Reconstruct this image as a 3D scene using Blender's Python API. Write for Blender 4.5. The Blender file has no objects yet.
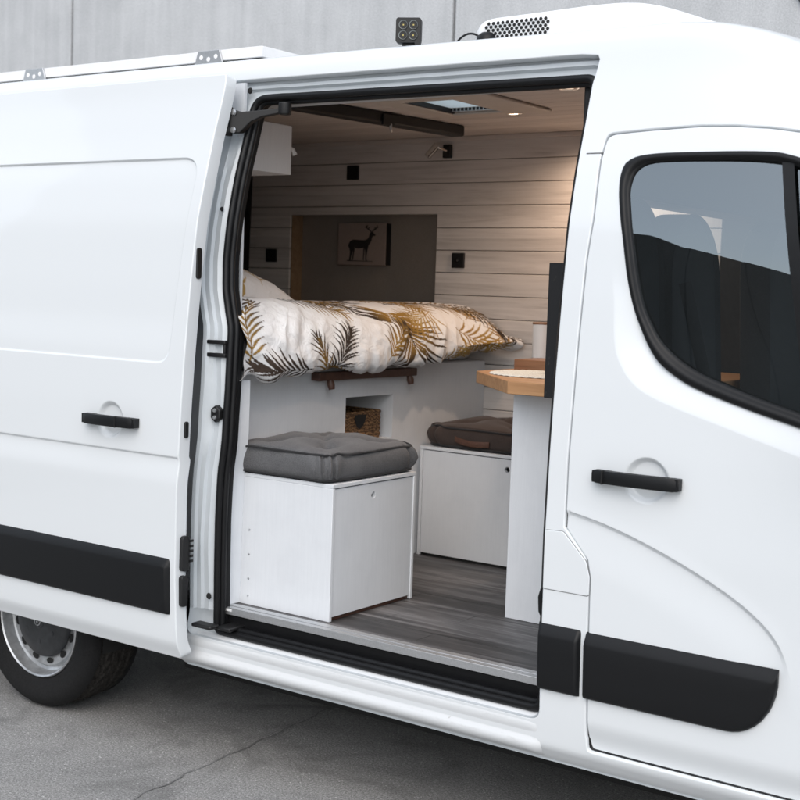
import bpy, bmesh, math, random
import numpy as np
from mathutils import Vector, Matrix
from mathutils.geometry import delaunay_2d_cdt
random.seed(7); rng = np.random.default_rng(7)
R = math.radians
sc = bpy.context.scene
col = sc.collection

# ---------------------------------------------------------------- materials
def newmat(name):
    m = bpy.data.materials.new(name); m.use_nodes = True
    nt = m.node_tree
    return m, nt, nt.nodes['Principled BSDF']
def nd(nt, t, **kw):
    n = nt.nodes.new(t)
    for k, v in kw.items(): setattr(n, k, v)
    return n
def coords(nt, scale=(1, 1, 1), kind='Object', rot=(0, 0, 0)):
    tc = nd(nt, 'ShaderNodeTexCoord'); mp = nd(nt, 'ShaderNodeMapping')
    mp.inputs['Scale'].default_value = scale; mp.inputs['Rotation'].default_value = rot
    nt.links.new(tc.outputs[kind], mp.inputs['Vector']); return mp.outputs['Vector']
def noise(nt, vec, scale, detail=4, rough=.55, dist=0):
    n = nd(nt, 'ShaderNodeTexNoise'); n.inputs['Scale'].default_value = scale
    n.inputs['Detail'].default_value = detail; n.inputs['Roughness'].default_value = rough
    n.inputs['Distortion'].default_value = dist
    nt.links.new(vec, n.inputs['Vector']); return n.outputs['Fac']
def ramp(nt, fac, stops):
    r = nd(nt, 'ShaderNodeValToRGB'); e = r.color_ramp.elements
    while len(e) < len(stops): e.new(.5)
    for i, (p, c) in enumerate(stops):
        e[i].position = p; e[i].color = (*c, 1) if len(c) == 3 else c
    nt.links.new(fac, r.inputs['Fac']); return r.outputs['Color']
def mixc(nt, fac, a, b, mode='MIX'):
    m = nd(nt, 'ShaderNodeMix', data_type='RGBA', blend_type=mode)
    if isinstance(fac, (int, float)): m.inputs[0].default_value = fac
    else: nt.links.new(fac, m.inputs[0])
    for s, v in ((6, a), (7, b)):
        if isinstance(v, tuple): m.inputs[s].default_value = (*v, 1)
        else: nt.links.new(v, m.inputs[s])
    return m.outputs[2]
def bump(nt, b, h, strength=.3, dist=.002):
    n = nd(nt, 'ShaderNodeBump'); n.inputs['Strength'].default_value = strength
    n.inputs['Distance'].default_value = dist
    nt.links.new(h, n.inputs['Height']); nt.links.new(n.outputs['Normal'], b.inputs['Normal'])
def plain(name, c, rough=.5, metal=0, coat=0, grain=0, gscale=60, var=.12, spec=.5):
    m, nt, b = newmat(name)
    b.inputs['Roughness'].default_value = rough; b.inputs['Metallic'].default_value = metal
    b.inputs['Coat Weight'].default_value = coat; b.inputs['Coat Roughness'].default_value = .05
    b.inputs['Specular IOR Level'].default_value = spec
    v = coords(nt)
    n = noise(nt, v, gscale)
    nt.links.new(ramp(nt, n, [(.3, tuple(x*(1-var) for x in c)), (.7, tuple(min(1, x*(1+var)) for x in c))]), b.inputs['Base Color'])
    if grain: bump(nt, b, n, grain)
    return m

M = {}
def paint():
    m, nt, b = newmat('van_paint')
    n = noise(nt, coords(nt), .9, 1)
    nt.links.new(ramp(nt, n, [(.2, (.735, .765, .785)), (.8, (.75, .78, .80))]), b.inputs['Base Color'])
    b.inputs['Roughness'].default_value = .30
    b.inputs['Coat Weight'].default_value = .5; b.inputs['Coat Roughness'].default_value = .04
    return m
M['paint'] = paint()
def sillpaint():
    m, nt, b = newmat('sill_paint')
    v = coords(nt, (3, 3, 14)); n = noise(nt, v, 5, 7, .7)
    c = ramp(nt, n, [(.2, (.55, .555, .56)), (.45, (.70, .72, .735))])
    v2 = coords(nt, (1, 1, 1)); n2 = noise(nt, v2, 38, 3, .5)
    nt.links.new(mixc(nt, ramp(nt, n2, [(.73, (0,)*3), (.80, (.8,)*3)]), c, (.3, .28, .26)), b.inputs['Base Color'])
    b.inputs['Roughness'].default_value = .33; return m
M['sill'] = sillpaint()
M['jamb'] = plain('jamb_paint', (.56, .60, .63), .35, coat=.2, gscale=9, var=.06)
M['trim'] = plain('black_trim', (.006, .0065, .0075), .48, grain=.12, gscale=900, spec=.32)
M['rubber'] = plain('rubber', (.007, .0072, .008), .42, gscale=50, spec=.28)
M['tyre'] = plain('tyre_rubber', (.010, .010, .0105), .8, grain=.2, gscale=150, var=.35, spec=.3)
M['tread'] = plain('dusty_tread', (.030, .0275, .025), .85, grain=.2, gscale=120, var=.5, spec=.2)
M['black'] = plain('black_plastic', (.006, .006, .0065), .5, gscale=80)
M['dark'] = plain('dark_under', (.012, .012, .012), .9, gscale=10)
M['alu'] = plain('aluminium', (.62, .63, .64), .42, metal=.85, gscale=200, var=.08)
M['steel'] = plain('steel_rim', (.55, .56, .57), .38, metal=.75, gscale=40, var=.2)
M['hub'] = plain('hub_cap', (.035, .037, .04), .5, gscale=30, var=.3)
M['white'] = plain('white_plastic', (.8, .8, .8), .35, gscale=20, var=.03)
M['gel'] = plain('roof_unit_white', (.8, .81, .82), .4, gscale=14, var=.03)
M['curtain'] = plain('black_curtain', (.012, .011, .011), .95, gscale=30, var=.3)
M['cab'] = plain('cab_trim', (.012, .013, .014), .75, gscale=40, var=.2)
M['seat'] = plain('seat_cloth', (.022, .025, .028), .9, grain=.3, gscale=350, var=.25)
M['leather'] = plain('brown_leather', (.09, .04, .025), .6, grain=.3, gscale=160, var=.25)
M['chrome'] = plain('chrome', (.7, .7, .7), .15, metal=1, var=.02)
M['canister'] = plain('white_ceramic', (.78, .78, .77), .3, gscale=14, var=.03)
M['beige'] = plain('hatch_frame', (.55, .5, .45), .5, gscale=14, var=.04)

def woodboards(name, pal, gap, axis='z', width=.1, rough=.6, streak=30, seed=0., bmp=.15, rnd=.25):
    """streaky timber running along X, tone varying board by board"""
    m, nt, b = newmat(name)
    tc = nd(nt, 'ShaderNodeTexCoord'); sp = nd(nt, 'ShaderNodeSeparateXYZ'); nt.links.new(tc.outputs['Object'], sp.inputs[0])
    mt = nd(nt, 'ShaderNodeMath', operation='MULTIPLY'); mt.inputs[1].default_value = 1/width
    nt.links.new(sp.outputs['Z' if axis == 'z' else 'Y'], mt.inputs[0])
    fl = nd(nt, 'ShaderNodeMath', operation='FLOOR'); nt.links.new(mt.outputs[0], fl.inputs[0])
    wn = nd(nt, 'ShaderNodeTexWhiteNoise', noise_dimensions='1D'); nt.links.new(fl.outputs[0], wn.inputs['W'])
    # shift the grain for every board
    off = nd(nt, 'ShaderNodeVectorMath', operation='ADD'); nt.links.new(tc.outputs['Object'], off.inputs[0])
    sc_ = nd(nt, 'ShaderNodeVectorMath', operation='SCALE'); sc_.inputs['Scale'].default_value = 9
    nt.links.new(wn.outputs['Color'], sc_.inputs[0]); nt.links.new(sc_.outputs[0], off.inputs[1])
    mp = nd(nt, 'ShaderNodeMapping'); mp.inputs['Scale'].default_value = (1.3, streak, streak)
    nt.links.new(off.outputs[0], mp.inputs['Vector'])
    n = noise(nt, mp.outputs['Vector'], 1.7, 7, .65, .6)
    mp2 = nd(nt, 'ShaderNodeMapping'); mp2.inputs['Scale'].default_value = (2.5, 7, 7); nt.links.new(off.outputs[0], mp2.inputs['Vector'])
    n2 = noise(nt, mp2.outputs['Vector'], 1.6, 4)
    c = ramp(nt, n, pal)
    c = mixc(nt, ramp(nt, n2, [(.35, (0,)*3), (.75, (.6,)*3)]), c, pal[-1][1])
    hv = nd(nt, 'ShaderNodeHueSaturation'); nt.links.new(c, hv.inputs['Color'])
    mr = nd(nt, 'ShaderNodeMapRange'); mr.inputs['To Min'].default_value = 1-rnd; mr.inputs['To Max'].default_value = 1+rnd
    nt.links.new(wn.outputs['Value'], mr.inputs['Value']); nt.links.new(mr.outputs[0], hv.inputs['Value'])
    nt.links.new(hv.outputs[0], b.inputs['Base Color']); b.inputs['Roughness'].default_value = rough
    bump(nt, b, n, bmp); return m
M['planks'] = woodboards('whitewashed_boards', [(.3, (.48, .445, .42)), (.5, (.65, .612, .585)), (.7, (.73, .695, .67))], .004, 'z', .1003, .6, 26, rnd=.07)
M['ceil'] = woodboards('ceiling_boards', [(.3, (.46, .415, .385)), (.5, (.58, .53, .495)), (.7, (.65, .60, .565))], .004, 'y', .1, .6, 26, rnd=.07)
M['floor'] = woodboards('floor_boards', [(.28, (.014, .0135, .014)), (.48, (.043, .042, .043)), (.68, (.15, .147, .15))], .002, 'y', .15, .5, 22, rnd=.55)
def whiteboard():
    m, nt, b = newmat('whitewashed_ply')
    v = coords(nt, (60, 60, 3.0)); n = noise(nt, v, 2.2, 7, .65, .4)
    c = ramp(nt, n, [(.25, (.69, .715, .745)), (.6, (.725, .75, .78))])
    n3 = noise(nt, coords(nt), 7, 7, .65)
    c = mixc(nt, ramp(nt, n3, [(.45, (0,)*3), (.8, (.35,)*3)]), c, (.58, .605, .64))
    nt.links.new(c, b.inputs['Base Color']); b.inputs['Roughness'].default_value = .55
    bump(nt, b, n, .08); return m
M['ply'] = whiteboard()
def oak(name, a, c_, s=18):
    m, nt, b = newmat(name)
    v = coords(nt, (1.5, s, s)); n = noise(nt, v, 2.5, 6, .6, .8)
    nt.links.new(ramp(nt, n, [(.3, a), (.7, c_)]), b.inputs['Base Color']); b.inputs['Roughness'].default_value = .45
    bump(nt, b, n, .1); return m
M['oak'] = oak('oak_worktop', (.38, .19, .085), (.56, .32, .16))
M['walnut'] = oak('dark_wood', (.05, .022, .014), (.1, .046, .03))
M['block'] = oak('chopping_block', (.19, .09, .045), (.3, .15, .08))
M['jambwood'] = oak('pine_jamb', (.25, .16, .09), (.36, .25, .15))
def fabric(name, c, c2, scale=420, g=.5):
    m, nt, b = newmat(name)
    n = noise(nt, coords(nt), scale, 3, .7); n2 = noise(nt, coords(nt), 11, 5)
    cc = ramp(nt, n, [(.3, c), (.7, c2)])
    cc = mixc(nt, ramp(nt, n2, [(.4, (0,)*3), (.75, (.45,)*3)]), cc, c2)
    nt.links.new(cc, b.inputs['Base Color']); b.inputs['Roughness'].default_value = .95
    b.inputs['Specular IOR Level'].default_value = .15
    b.inputs['Sheen Weight'].default_value = .15
    bump(nt, b, n, g, .0015); return m
M['greyfelt'] = fabric('charcoal_felt', (.042, .043, .046), (.16, .16, .165))
M['brownfelt'] = fabric('brown_felt', (.04, .03, .027), (.075, .058, .052))
M['piping'] = fabric('piping', (.02, .02, .022), (.03, .03, .032))
M['niche'] = fabric('taupe_cloth', (.22, .19, .165), (.29, .255, .225), 260, .3)
def duvetmat():
    m, nt, b = newmat('leaf_print_cotton')
    at = nd(nt, 'ShaderNodeVertexColor', layer_name='print')
    nt.links.new(at.outputs['Color'], b.inputs['Base Color']); b.inputs['Roughness'].default_value = .9
    b.inputs['Specular IOR Level'].default_value = .2
    v = coords(nt); n = noise(nt, v, 17, 6, .6, 1.6); bump(nt, b, n, .8, .010); return m
M['duvet'] = duvetmat()
def concrete(name, c0, c1, c2, streaks, sp=0.0, wet=0):
    m, nt, b = newmat(name)
    v = coords(nt); big = noise(nt, v, .55, 6, .6, .4)
    c = ramp(nt, big, [(.3, c0), (.5, c1), (.72, c2)])
    if streaks:
        n = noise(nt, coords(nt, (7, 7, .35)), 1.5, 6, .6, .3)
        c = mixc(nt, .55, c, ramp(nt, n, [(.3, c0), (.65, c2)]))
        n5 = noise(nt, coords(nt, (1, 1, 1)), 5, 5)
        c = mixc(nt, .25, c, ramp(nt, n5, [(.35, c0), (.65, c2)]))
    fine = noise(nt, v, 130, 4, .7)
    c = mixc(nt, .55, c, ramp(nt, fine, [(.36, (.12 if sp else .25,)*3), (.64, (.88 if sp else .75,)*3)]), 'OVERLAY')
    if sp:
        vo = nd(nt, 'ShaderNodeTexVoronoi'); vo.inputs['Scale'].default_value = 55
        nt.links.new(v, vo.inputs['Vector'])
        wn = noise(nt, v, 23, 2)
        lt = ramp(nt, vo.outputs['Distance'], [(.08, (1,)*3), (.2, (0,)*3)])
        mk = mixc(nt, 1., lt, ramp(nt, wn, [(.46, (0,)*3), (.56, (1,)*3)]), 'MULTIPLY')
        c = mixc(nt, mk, c, tuple(min(1, x*2.1) for x in c2))
        n4 = noise(nt, v, 1.9, 8, .72, 1.2)
        c = mixc(nt, ramp(nt, n4, [(.50, (0,)*3), (.70, (.7,)*3)]), c, tuple(x*.55 for x in c0))
        n7 = noise(nt, v, 300, 2, .8)
        c = mixc(nt, .75, c, ramp(nt, n7, [(.3, (.2,)*3), (.7, (.8,)*3)]), 'OVERLAY')
    nt.links.new(c, b.inputs['Base Color']); b.inputs['Roughness'].default_value = .9
    b.inputs['Specular IOR Level'].default_value = .25
    bump(nt, b, fine, .45 if sp else .2, .004); return m
M['wall'] = concrete('wall_concrete', (.39, .40, .41), (.475, .485, .495), (.55, .56, .57), True)
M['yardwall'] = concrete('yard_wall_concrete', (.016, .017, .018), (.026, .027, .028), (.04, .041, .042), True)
M['ground'] = concrete('yard_concrete', (.225, .223, .217), (.285, .281, .274), (.345, .341, .332), False, sp=1)
M['groove'] = plain('joint_sealant', (.17, .172, .175), .9, gscale=30)
M['crack'] = plain('dirt_line', (.195, .192, .187), .95, gscale=40)
def glass(name, tint, ior=1.75, alpha=.55):
    m, nt, b = newmat(name); nt.nodes.remove(b)
    out = nt.nodes['Material Output']
    tr = nd(nt, 'ShaderNodeBsdfTransparent'); tr.inputs['Color'].default_value = (*tint, 1)
    gl = nd(nt, 'ShaderNodeBsdfGlossy'); gl.inputs['Roughness'].default_value = .005; gl.inputs['Color'].default_value = (.90, .98, 1, 1)
    fr = nd(nt, 'ShaderNodeFresnel'); fr.inputs['IOR'].default_value = ior
    mx = nd(nt, 'ShaderNodeMixShader')
    nt.links.new(fr.outputs[0], mx.inputs[0]); nt.links.new(tr.outputs[0], mx.inputs[1]); nt.links.new(gl.outputs[0], mx.inputs[2])
    nt.links.new(mx.outputs[0], out.inputs['Surface']); return m
M['glass'] = glass('window_glass', (.72, .78, .80), 2.85)
M['hatch'] = glass('hatch_acrylic', (.82, .87, .88), 1.5)
def emit(name, c, s):
    m, nt, b = newmat(name); b.inputs['Base Color'].default_value = (*c, 1)
    b.inputs['Emission Color'].default_value = (*c, 1); b.inputs['Emission Strength'].default_value = s; return m
M['dimlamp'] = emit('dim_lamp_lens', (1, .78, .6), .8)
M['lampglass'] = plain('lamp_lens_clear', (.34, .36, .35), .2)
M['ledm'] = plain('led_amber', (.5, .4, .12), .4)
M['lamp'] = emit('lamp_lens', (1, .72, .5), 8)
def chalk():
    m, nt, b = newmat('chalkboard')
    n = noise(nt, coords(nt, (1, 1, 1)), 24, 5, .6, 1); n2 = noise(nt, coords(nt), 7, 3)
    f = ramp(nt, n, [(.63, (0,)*3), (.74, (1,)*3)])
    nt.links.new(mixc(nt, f, (.0085, .0092, .011), (.06, .052, .046)), b.inputs['Base Color'])
    b.inputs['Roughness'].default_value = .65; return m
M['chalk'] = chalk()
def weave(name, a, c_, s=60):
    m, nt, b = newmat(name)
    w = nd(nt, 'ShaderNodeTexWave', wave_type='BANDS', bands_direction='Z'); w.inputs['Scale'].default_value = s
    w.inputs['Distortion'].default_value = 9; w.inputs['Detail'].default_value = 3; w.inputs['Detail Scale'].default_value = 2.5
    nt.links.new(coords(nt), w.inputs['Vector'])
    n = noise(nt, coords(nt, (60, 60, 160)), 1, 3)
    nt.links.new(mixc(nt, .4, ramp(nt, w.outputs['Fac'], [(.2, a), (.8, c_)]), ramp(nt, n, [(.3, a), (.7, c_)])), b.inputs['Base Color'])
    b.inputs['Roughness'].default_value = .8; bump(nt, b, w.outputs['Fac'], .8, .006); return m
M['wicker'] = weave('water_hyacinth', (.035, .016, .007), (.36, .20, .09), 24)
M['mat'] = plain('woven_white', (.72, .73, .68), .9, grain=.5, gscale=190, var=.2)
M['canvas'] = plain('picture_canvas', (.27, .215, .19), .8, gscale=80, var=.06)
M['ink'] = plain('picture_ink', (.012, .01, .01), .85, gscale=60, var=.3)

# ---------------------------------------------------------------- mesh helpers
class MB:
    def __init__(s): s.v = []; s.f = []
    def add(s, vs, fs):
        o = len(s.v); s.v += [tuple(map(float, p)) for p in vs]; s.f += [tuple(i+o for i in f) for f in fs]; return s
    def box(s, a, b):
        x0, y0, z0 = [min(p, q) for p, q in zip(a, b)]; x1, y1, z1 = [max(p, q) for p, q in zip(a, b)]
        return s.add([(x0,y0,z0),(x1,y0,z0),(x1,y1,z0),(x0,y1,z0),(x0,y0,z1),(x1,y0,z1),(x1,y1,z1),(x0,y1,z1)],
                     [(0,3,2,1),(4,5,6,7),(0,1,5,4),(1,2,6,5),(2,3,7,6),(3,0,4,7)])
    def loft(s, rows, close=False, cap=False):
        n = len(rows[0]); fs = []
        for i in range(len(rows)-1):
            for j in range(n if close else n-1):
                k = (j+1) % n; fs.append((i*n+j, i*n+k, (i+1)*n+k, (i+1)*n+j))
        if cap: fs += [tuple(range(n))[::-1], tuple((len(rows)-1)*n+j for j in range(n))]
        return s.add([p for r in rows for p in r], fs)
    def tube(s, path, r, n=10, close=False, flat=1.0, cap=True):
        P = [Vector(p) for p in path]; rows = []; N = len(P); up = None
        for i, p in enumerate(P):
            t = (P[(i+1) % N]-P[i-1]) if close else (P[min(i+1, N-1)]-P[max(i-1, 0)])
            t.normalize()
            if up is None:
                up = t.orthogonal().normalized()
            up = (up - t*up.dot(t)).normalized(); w = t.cross(up)
            rr = r(i/(N-1)) if callable(r) else r
            rows.append([p + up*math.cos(a)*rr + w*math.sin(a)*rr*flat for a in [2*math.pi*k/n for k in range(n)]])
        if close: rows.append(rows[0])
        return s.loft(rows, True, cap and not close)
    def lathe(s, prof, c, axis='y', n=48):
        rows = []
        for r, h in prof:
            row = []
            for k in range(n):
                a = 2*math.pi*k/n; u, w = r*math.cos(a), r*math.sin(a)
                row.append((c[0]+u, c[1]+h, c[2]+w) if axis == 'y' else (c[0]+u, c[1]+w, c[2]+h))
            rows.append(row)
        return s.loft(rows, True)
    def prism(s, poly, y0, y1):
        n = len(poly)
        return s.add([(x, y0, z) for x, z in poly]+[(x, y1, z) for x, z in poly],
                     [tuple(range(n)), tuple(range(n, 2*n))[::-1]]+[(i, i+n, (i+1) % n+n, (i+1) % n) for i in range(n)])
    def hprism(s, poly, z0, z1):
        n = len(poly)
        return s.add([(x, y, z0) for x, y in poly]+[(x, y, z1) for x, y in poly],
                     [tuple(range(n))[::-1], tuple(range(n, 2*n))]+[(i, (i+1) % n, (i+1) % n+n, i+n) for i in range(n)])
    def build(s, name, mat, parent=None, smooth=False, bevel=0, seg=2, label=None, fix=True):
        me = bpy.data.meshes.new(name); me.from_pydata(s.v, [], s.f)
        if fix:
            bm = bmesh.new(); bm.from_mesh(me); bmesh.ops.recalc_face_normals(bm, faces=bm.faces); bm.to_mesh(me); bm.free()
        me.update()
        if smooth:
            me.polygons.foreach_set('use_smooth', [True]*len(me.polygons))
            if smooth != 'all': me.set_sharp_from_angle(angle=R(38))
        o = bpy.data.objects.new(name, me); col.objects.link(o)
        me.materials.append(M[mat] if isinstance(mat, str) else mat)
        if bevel:
            b = o.modifiers.new('bevel', 'BEVEL'); b.width = bevel; b.segments = seg; b.limit_method = 'ANGLE'; b.angle_limit = R(35)
            me.polygons.foreach_set('use_smooth', [True]*len(me.polygons)); me.set_sharp_from_angle(angle=R(38))
            b.harden_normals = False
        if parent is not None: o.parent = parent; o.matrix_parent_inverse = parent.matrix_world.inverted()
        if label: o['label'] = label
        return o
def thing(name, label, cat, loc=(0, 0, 0), group=None):
    o = bpy.data.objects.new(name, None); col.objects.link(o); o.location = loc; o.empty_display_size = .1
    o['label'] = label; o['category'] = cat
    if group: o['group'] = group
    bpy.context.view_layer.update()
    return o
def tag(o, label, cat, group=None):
    o['label'] = label; o['category'] = cat
    if group: o['group'] = group
    return o
def structure(o): o['kind'] = 'structure'; return o
def smoothstep(a, b, x):
    t = np.clip((x-a)/(b-a), 0, 1); return t*t*(3-2*t)
def catmull(pts, per=8, close=True):
    P = np.array(pts, float); n = len(P); out = []
    for i in range(n if close else n-1):
        p0, p1, p2, p3 = (P[(i-1) % n], P[i], P[(i+1) % n], P[(i+2) % n]) if close else (P[max(i-1, 0)], P[i], P[i+1], P[min(i+2, n-1)])
        for k in range(per):
            t = k/per
            out.append(.5*((2*p1)+(-p0+p2)*t+(2*p0-5*p1+4*p2-p3)*t*t+(-p0+3*p1-3*p2+p3)*t**3))
    if not close: out.append(P[-1])
    return [tuple(q) for q in out]
def roundpoly(pts, rad, n=6):
    """polygon with rounded corners; rad a number or one per corner"""
    out = []; N = len(pts)
    for i, p in enumerate(pts):
        r = rad[i] if isinstance(rad, (list, tuple)) else rad
        p = np.array(p, float); a = np.array(pts[i-1], float)-p; b = np.array(pts[(i+1) % N], float)-p
        if r <= 0: out.append(tuple(p)); continue
        la, lb = np.linalg.norm(a), np.linalg.norm(b); a /= la; b /= lb
        d = min(r/max(math.tan(math.acos(np.clip(a@b, -.999, .999))/2), .05), la*.49, lb*.49)
        for k in range(n+1):
            t = k/n; out.append(tuple((1-t)**2*(p+a*d)+2*t*(1-t)*p+t*t*(p+b*d)))
    return out
def inside(poly, pts):
    P = np.array(poly); x, y = pts[:, 0], pts[:, 1]; c = np.zeros(len(pts), bool); j = len(P)-1
    for i in range(len(P)):
        xi, yi = P[i]; xj, yj = P[j]
        m = ((yi > y) != (yj > y)) & (x < (xj-xi)*(y-yi)/((yj-yi) if yj != yi else 1e-12)+xi); c ^= m; j = i
    return c
def segdist(poly, pts, close=True):
    P = np.array(poly, float); d = np.full(len(pts), 1e9)
    for i in range(len(P) if close else len(P)-1):
        a = P[i]; b = P[(i+1) % len(P)]; ab = b-a; L = ab@ab
        if L < 1e-12: continue
        t = np.clip(((pts-a)@ab)/L, 0, 1); d = np.minimum(d, np.linalg.norm(pts-(a+t[:, None]*ab), axis=1))
    return d
def resample(poly, step):
    out = []; n = len(poly)
    for i in range(n):
        a = np.array(poly[i]); b = np.array(poly[(i+1) % n]); L = np.linalg.norm(b-a)
        if L < 1e-5: continue
        k = max(1, int(math.ceil(L/step)))
        for j in range(k): out.append(tuple(a+(b-a)*j/k))
    return out

# ---------------------------------------------------------------- body surface
ZP = np.array([.33, .345, .36, .385, .405, .43, .50, .70, 1.0, 1.24, 1.42, 1.66, 1.87, 2.02, 2.16, 2.295, 2.37])
YP = np.array([.075, .045, .03, .010, .006, .003, -.003, -.010, -.014, -.006, .005, .025, .047, .078, .118, .151, .164])
RP = [(.164, 2.37), (.171, 2.40), (.178, 2.415), (.19, 2.428), (.206, 2.4375), (.228, 2.444), (.26, 2.45), (.33, 2.457), (.5, 2.466), (.8, 2.474), (1.035, 2.476)]
RP = RP + [(2.07-y, z) for y, z in RP[-2::-1]]
RS = [2.37]
for i in range(1, len(RP)): RS.append(RS[-1]+math.hypot(RP[i][0]-RP[i-1][0], RP[i][1]-RP[i-1][1]))
RS = np.array(RS); RY = np.array([p[0] for p in RP]); RZ = np.array([p[1] for p in RP])
zz = np.linspace(.33, 2.37, 409); yy = np.interp(zz, ZP, YP)
for _ in range(60): yy[18:-1] = (yy[17:-2]+2*yy[18:-1]+yy[19:])/4      # soften the kinks
prof = lambda z: np.interp(z, zz, yy)
SMAX = RS[-1]
def shell(p):
    """(x, s) -> xyz; s is the height up the flank and then the distance across the roof"""
    p = np.asarray(p, float); x, s = p[:, 0], p[:, 1]
    y = np.where(s <= 2.37, prof(s), np.interp(s, RS, RY)); z = np.where(s <= 2.37, s, np.interp(s, RS, RZ))
    w = smoothstep(2.1, 2.40, z)
    dr = np.where(x > .2, .62*(x-.2)**2, 0)*w + np.where(x > -1.5, .010*(x+1.5)/1.5, 0)*w
    z = z-dr
    inn = np.where(x > .25, .10*(np.clip(x, .25, 9)-.25)**2, 0)*smoothstep(1.3, 2.3, s)*np.sign(1.035-y) + np.where(x > 1.2, .22*(x-1.2)**2, 0)*np.sign(1.035-y)
    return np.stack([x, y+inn, z], 1)

def sheet(name, mat, outline, holes=(), step=.03, disp=None, depth=.03, r=.004, parent=None, mapf=shell, extra=None, off=0., label=None, feat=(), rim=True):
    """skin cut to an outline with holes, gridded, mapped to the body surface, edges rolled inward"""
    loops = [resample(outline, step)]+[resample(h, step) for h in holes]
    vs = []; es = []
    for L in loops:
        o = len(vs); vs += L; es += [(o+i, o+(i+1) % len(L)) for i in range(len(L))]
    P = np.array(outline); x0, z0 = P.min(0); x1, z1 = P.max(0)
    gx = np.arange(x0+step/2, x1, step); gz = np.arange(z0+step/2, z1, step)
    if extra is not None: gz = np.unique(np.concatenate([gz, extra[(extra > z0) & (extra < z1)]]))
    G = np.array([(a, b) for a in gx for b in gz])
    k = inside(outline, G) & (segdist(loops[0], G) > step*.35)
    for h in holes: k &= ~inside(h, G) & (segdist(h, G) > step*.35)
    G = G[k]
    for fi, fl_ in enumerate(feat):                 # extra rows of points along pressed-in lines
        G = G[segdist(fl_, G, False) > .0135]
        q = np.array(fl_); dd = np.concatenate([[0], np.cumsum(np.linalg.norm(np.diff(q, axis=0), axis=1))]); tt = np.arange(0, dd[-1], .011)
        qx = np.interp(tt, dd, q[:, 0]); qz = np.interp(tt, dd, q[:, 1]); tx = np.gradient(qx); tz = np.gradient(qz); ll = np.hypot(tx, tz); ext = []
        for o_ in (-.011, -.0065, -.003, 0, .003, .0065, .011): ext.append(np.stack([qx-tz/ll*o_, qz+tx/ll*o_], 1))
        ext = np.concatenate(ext); ok = inside(outline, ext) & (segdist(loops[0], ext) > .003)
        for h in holes: ok &= ~inside(h, ext) & (segdist(h, ext) > .003)
        for g_ in feat[:fi]: ok &= segdist(g_, ext, False) > .0115
        G = np.concatenate([G, ext[ok]])
    allv = [Vector(q) for q in vs]+[Vector(q) for q in G]
    ov, oe, of, *_ = delaunay_2d_cdt(allv, es, [], 0, 1e-6)
    ov = np.array([tuple(q) for q in ov])
    cen = np.array([ov[list(f)].mean(0) for f in of]); keep = inside(loops[0], cen)
    for L in loops[1:]: keep &= ~inside(L, cen)
    of = [tuple(f) for f, k_ in zip(of, keep) if k_]
    def full(q):
        q = np.asarray(q); p = mapf(q)
        p[:, 1] += off
        if disp is not None: p[:, 1] += disp(q[:, 0], q[:, 1])
        return p
    p3 = full(ov); e = 1e-3
    n = np.cross(mapf(ov+[0, e])-mapf(ov-[0, e]), mapf(ov+[e, 0])-mapf(ov-[e, 0])); n /= np.linalg.norm(n, axis=1)[:, None]+1e-12   # inward
    n = -n if n[:, 1].mean() < 0 and mapf is shell and False else n
    mb = MB(); mb.v = [tuple(q) for q in p3]; mb.f = [tuple(f) for f in of]
    cnt = {}
    for f in of:
        for i in range(len(f)):
            a, b = f[i], f[(i+1) % len(f)]; cnt[(a, b)] = f
    bnd = [(a, b) for (a, b) in cnt if (b, a) not in cnt] if rim else []
    outn = {}
    for a, b in bnd:
        d = ov[b]-ov[a]; q = np.array([d[1], -d[0]]); q /= np.linalg.norm(q)+1e-12
        c = np.mean([ov[i] for i in cnt[(a, b)]], 0)
        if (c-ov[a])@q > 0: q = -q
        for i in (a, b): outn[i] = outn.get(i, np.zeros(2))+q
    rings = [(math.sin(t)*r, (1-math.cos(t))*r) for t in (R(30), R(60), R(90))]+[(r, depth)]
    idx = {}
    for i, q in outn.items():
        q = q/(np.linalg.norm(q)+1e-12); tang = full(ov[i:i+1]+q[None]*1e-3)[0]-p3[i]
        tang /= np.linalg.norm(tang)+1e-12; nn = n[i]
        idx[i] = [i]
        for ro, dp in rings:
            idx[i].append(len(mb.v)); mb.v.append(tuple(p3[i]+tang*ro+nn*dp))
    for a, b in bnd:
        for k in range(len(rings)): mb.f.append((idx[b][k], idx[a][k], idx[a][k+1], idx[b][k+1]))
    o = mb.build(name, mat, parent, smooth='all', label=label)
    # exact surface normals, so pressed creases shade cleanly whatever the triangulation
    h = 1.2e-3
    an = np.cross(full(ov+[0, h])-full(ov-[0, h]), full(ov+[h, 0])-full(ov-[h, 0])); an = -an/(np.linalg.norm(an, axis=1)[:, None]+1e-12)
    me = o.data; vn = np.zeros(len(me.vertices)*3); me.vertices.foreach_get('normal', vn); vn = vn.reshape(-1, 3)
    if (vn[:len(ov)]*an).sum() < 0: an = -an
    vn[:len(ov)] = an; me.normals_split_custom_set_from_vertices([tuple(q) for q in vn])
    return o

# ================================================================ setting
g = MB(); g.add([(-150, -150, 0), (150, -150, 0), (150, 150, 0), (-150, 150, 0)], [(0, 1, 2, 3)])
structure(g.build('ground', 'ground'))
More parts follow.
